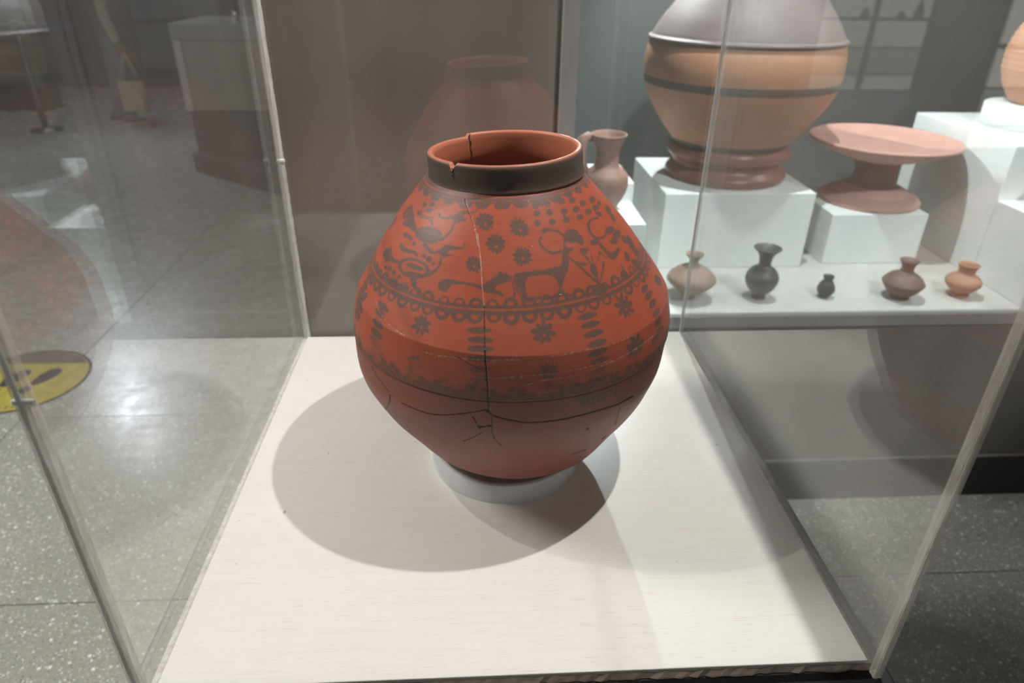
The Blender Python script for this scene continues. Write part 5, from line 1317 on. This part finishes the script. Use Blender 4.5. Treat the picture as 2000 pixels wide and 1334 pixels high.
# face: nose, eyes, mouth, ears
bm = bmesh.new()
tube(bm, [(0, .112, 1.640), (0, .128, 1.622), (0, .122, 1.608)], [.008, .012, .010], 10)
obj('nose', bm, M_SKIN, person, True)
M_EYE = surface('eye_dark', (0.02, 0.015, 0.012), 0.2)
M_LIP = surface('lip_tone', (0.28, 0.11, 0.09), 0.5)
for s in (-1, 1):
    bm = bmesh.new()
    bmesh.ops.create_uvsphere(bm, u_segments=12, v_segments=8, radius=.010)
    for v in bm.verts:
        v.co += Vector((s * .032, .108, 1.640))
    obj('eye', bm, M_EYE, person, True)
    bm = bmesh.new()
    bmesh.ops.create_uvsphere(bm, u_segments=12, v_segments=8, radius=1)
    for v in bm.verts:
        v.co = Vector((v.co.x * .010 + s * .082, v.co.y * .018 + .02, v.co.z * .030 + 1.625))
    obj('ear', bm, M_SKIN, person, True)
bm = bmesh.new()
tube(bm, [(-.022, .112, 1.580), (0, .120, 1.578), (.022, .112, 1.580)], [.003, .006, .003], 8)
obj('mouth', bm, M_LIP, person, True)
# hands with five fingers; the right one closes on the bag handles
def hand(side, wx, wy, wz, curl):
    bm = bmesh.new()
    tube(bm, [(wx, wy, wz + .02), (wx, wy + .004, wz - .01), (wx, wy + .008, wz - .045), (wx, wy + .008, wz - .080)], [.026, .030, .038, .034], 14, 0.5)
    L = (.070, .080, .085, .076, .060)
    for k in range(4):
        y = wy + .034 - k * .019
        ln = L[k + 1] if k else .074
        pts = [(wx, y, wz - .070)]
        ang = 0.0
        x, z = wx, wz - .070
        for q in range(3):
            ang += curl * (0.55 + 0.35 * q)
            x -= side * math.sin(ang) * ln / 3
            z -= math.cos(ang) * ln / 3
            pts.append((x, y, z))
        tube(bm, pts, [.0095, .009, .0085, .007], 8)
    tube(bm, [(wx, wy + .034, wz - .030), (wx - side * .014, wy + .052, wz - .055), (wx - side * .026, wy + .050, wz - .082)], [.011, .0105, .008], 8)
    obj('hand', bm, M_SKIN, person, True)
hand(1, .229, .047, .86, 1.25)
hand(-1, -.229, .032, .86, 0.35)
# clothes
jv = [(0, 0, .99), (0, 0, .92), (.092, 0, .84), (.097, .045, .48), (.096, .02, .24), (.096, .012, .055), (-.092, 0, .84), (-.097, -.04, .48), (-.096, -.08, .24), (-.096, -.105, .055)]
je = [(0, 1), (1, 2), (2, 3), (3, 4), (4, 5), (1, 6), (6, 7), (7, 8), (8, 9)]
skin_mesh('jeans', jv, je, [(.150, .120), (.158, .128), .100, .076, .070, .070, .100, .076, .070, .070], M_DENIM, person, 1)
vv = [(0, 0, .90), (0, .005, 1.08), (0, 0, 1.28), (0, -.008, 1.41), (0, 0, 1.475)]
skin_mesh('vest', vv, [(0, 1), (1, 2), (2, 3), (3, 4)], [(.185, .150), (.175, .140), (.185, .145), (.150, .115), (.070, .070)], M_JACKET, person, 1)
for s, e in ((1, (.227, .040, .865)), (-1, (-.227, .024, .865))):
    sv = [(s * .10, -.008, 1.40), (s * .185, -.012, 1.38), (s * .222, -.022, 1.14), (s * .226, .015, .98), e]
    skin_mesh('sleeve', sv, [(0, 1), (1, 2), (2, 3), (3, 4)], [.070, .072, .060, .055, .044], M_CREAM, person, 1)
# hair cap
bm = bmesh.new()
bmesh.ops.create_uvsphere(bm, u_segments=24, v_segments=16, radius=1)
for v in bm.verts:
    c = v.co.copy()
    y = .012 + c.y * .108
    z = 1.672 + c.z * .092
    if c.y < 0.1:
        z -= 0.10 * max(0.0, -c.z) * (0.2 - c.y)
    if c.y > 0.35 and c.z < 0.35:
        y -= .075 * (c.y - .35)
        z = max(z, 1.69)
    v.co = Vector((c.x * .091, y, z))
obj('hair', bm, M_HAIR, person, True)
# shoes: sole and upper, toes ahead
for x, y in ((.096, .012), (-.096, -.105)):
    for nm, z0, z1, m, g in (('shoe_sole', 0.0, .028, M_SOLE, 1.0), ('shoe_upper', .028, .095, M_SHOE, .93)):
        bm = bmesh.new()
        out = [(-.036, -.085), (-.040, .0), (-.047, .09), (-.040, .155), (-.012, .185), (.018, .180), (.042, .145), (.046, .08), (.038, .0), (.034, -.085), (.0, -.100)]
        lo = [bm.verts.new((x + a * g, y + b * g, z0)) for a, b in out]
        hi = []
        for a, b in out:
            zz = z1 if nm == 'shoe_sole' else z0 + (z1 - z0) * (1.0 if b < .03 else max(.28, 1.0 - (b - .03) / .19))
            k = g if nm == 'shoe_sole' else g * .82
            hi.append(bm.verts.new((x + a * k, y + b * (g if nm == 'shoe_sole' else .90), zz)))
        n = len(out)
        bm.faces.new(hi); bm.faces.new(list(reversed(lo)))
        for i in range(n):
            bm.faces.new((lo[i], hi[i], hi[(i + 1) % n], lo[(i + 1) % n]))
        bmesh.ops.recalc_face_normals(bm, faces=bm.faces)
        bmesh.ops.bevel(bm, geom=[e for e in bm.edges], offset=.006, segments=2, affect='EDGES')
        obj(nm, bm, m, person, True)
# tote bag hanging from the right hand (its own thing)
hw = person.matrix_basis @ Vector((.220, .047, .775))
bag = tag(empty('tote_bag', (hw.x + 0.045, hw.y - 0.02, 0.16), math.radians(-8)), 'tan canvas tote bag hanging from the visitor\'s hand by two straps', 'bag')
bm = bmesh.new()
cols, rows_ = 14, 8
def bagpt(u, v):
    a = 2 * PI * u
    wx = (.135 + .018 * v) * math.copysign(abs(math.cos(a)) ** 0.35, math.cos(a))
    wy = (.062 - .030 * v) * math.copysign(abs(math.sin(a)) ** 0.6, math.sin(a)) * (1 + .15 * math.sin(5 * a))
    return (wx, wy, .01 + .33 * v - (0.02 * (1 - (wx / .168) ** 2) * v))
grid = [[bm.verts.new(bagpt(u / 40, v / rows_)) for u in range(40)] for v in range(rows_ + 1)]
for v in range(rows_):
    for u in range(40):
        bm.faces.new((grid[v][u], grid[v][(u + 1) % 40], grid[v + 1][(u + 1) % 40], grid[v + 1][u]))
bm.faces.new(list(reversed(grid[0])))
bb = obj('bag_body', bm, M_CANVAS, bag, True)
for s in (-1, 1):
    bm = bmesh.new()
    top = hw.z - 0.16 - 0.012
    tube(bm, [(-.085, s * .030, .315), (-.055, s * .026, .45), (-.012, s * .012, top - .02), (0, s * .006, top), (.012, s * .012, top - .02), (.055, s * .026, .45), (.085, s * .030, .315)], .010, 8, .35)
    obj('strap', bm, M_CANVAS, bag, True)
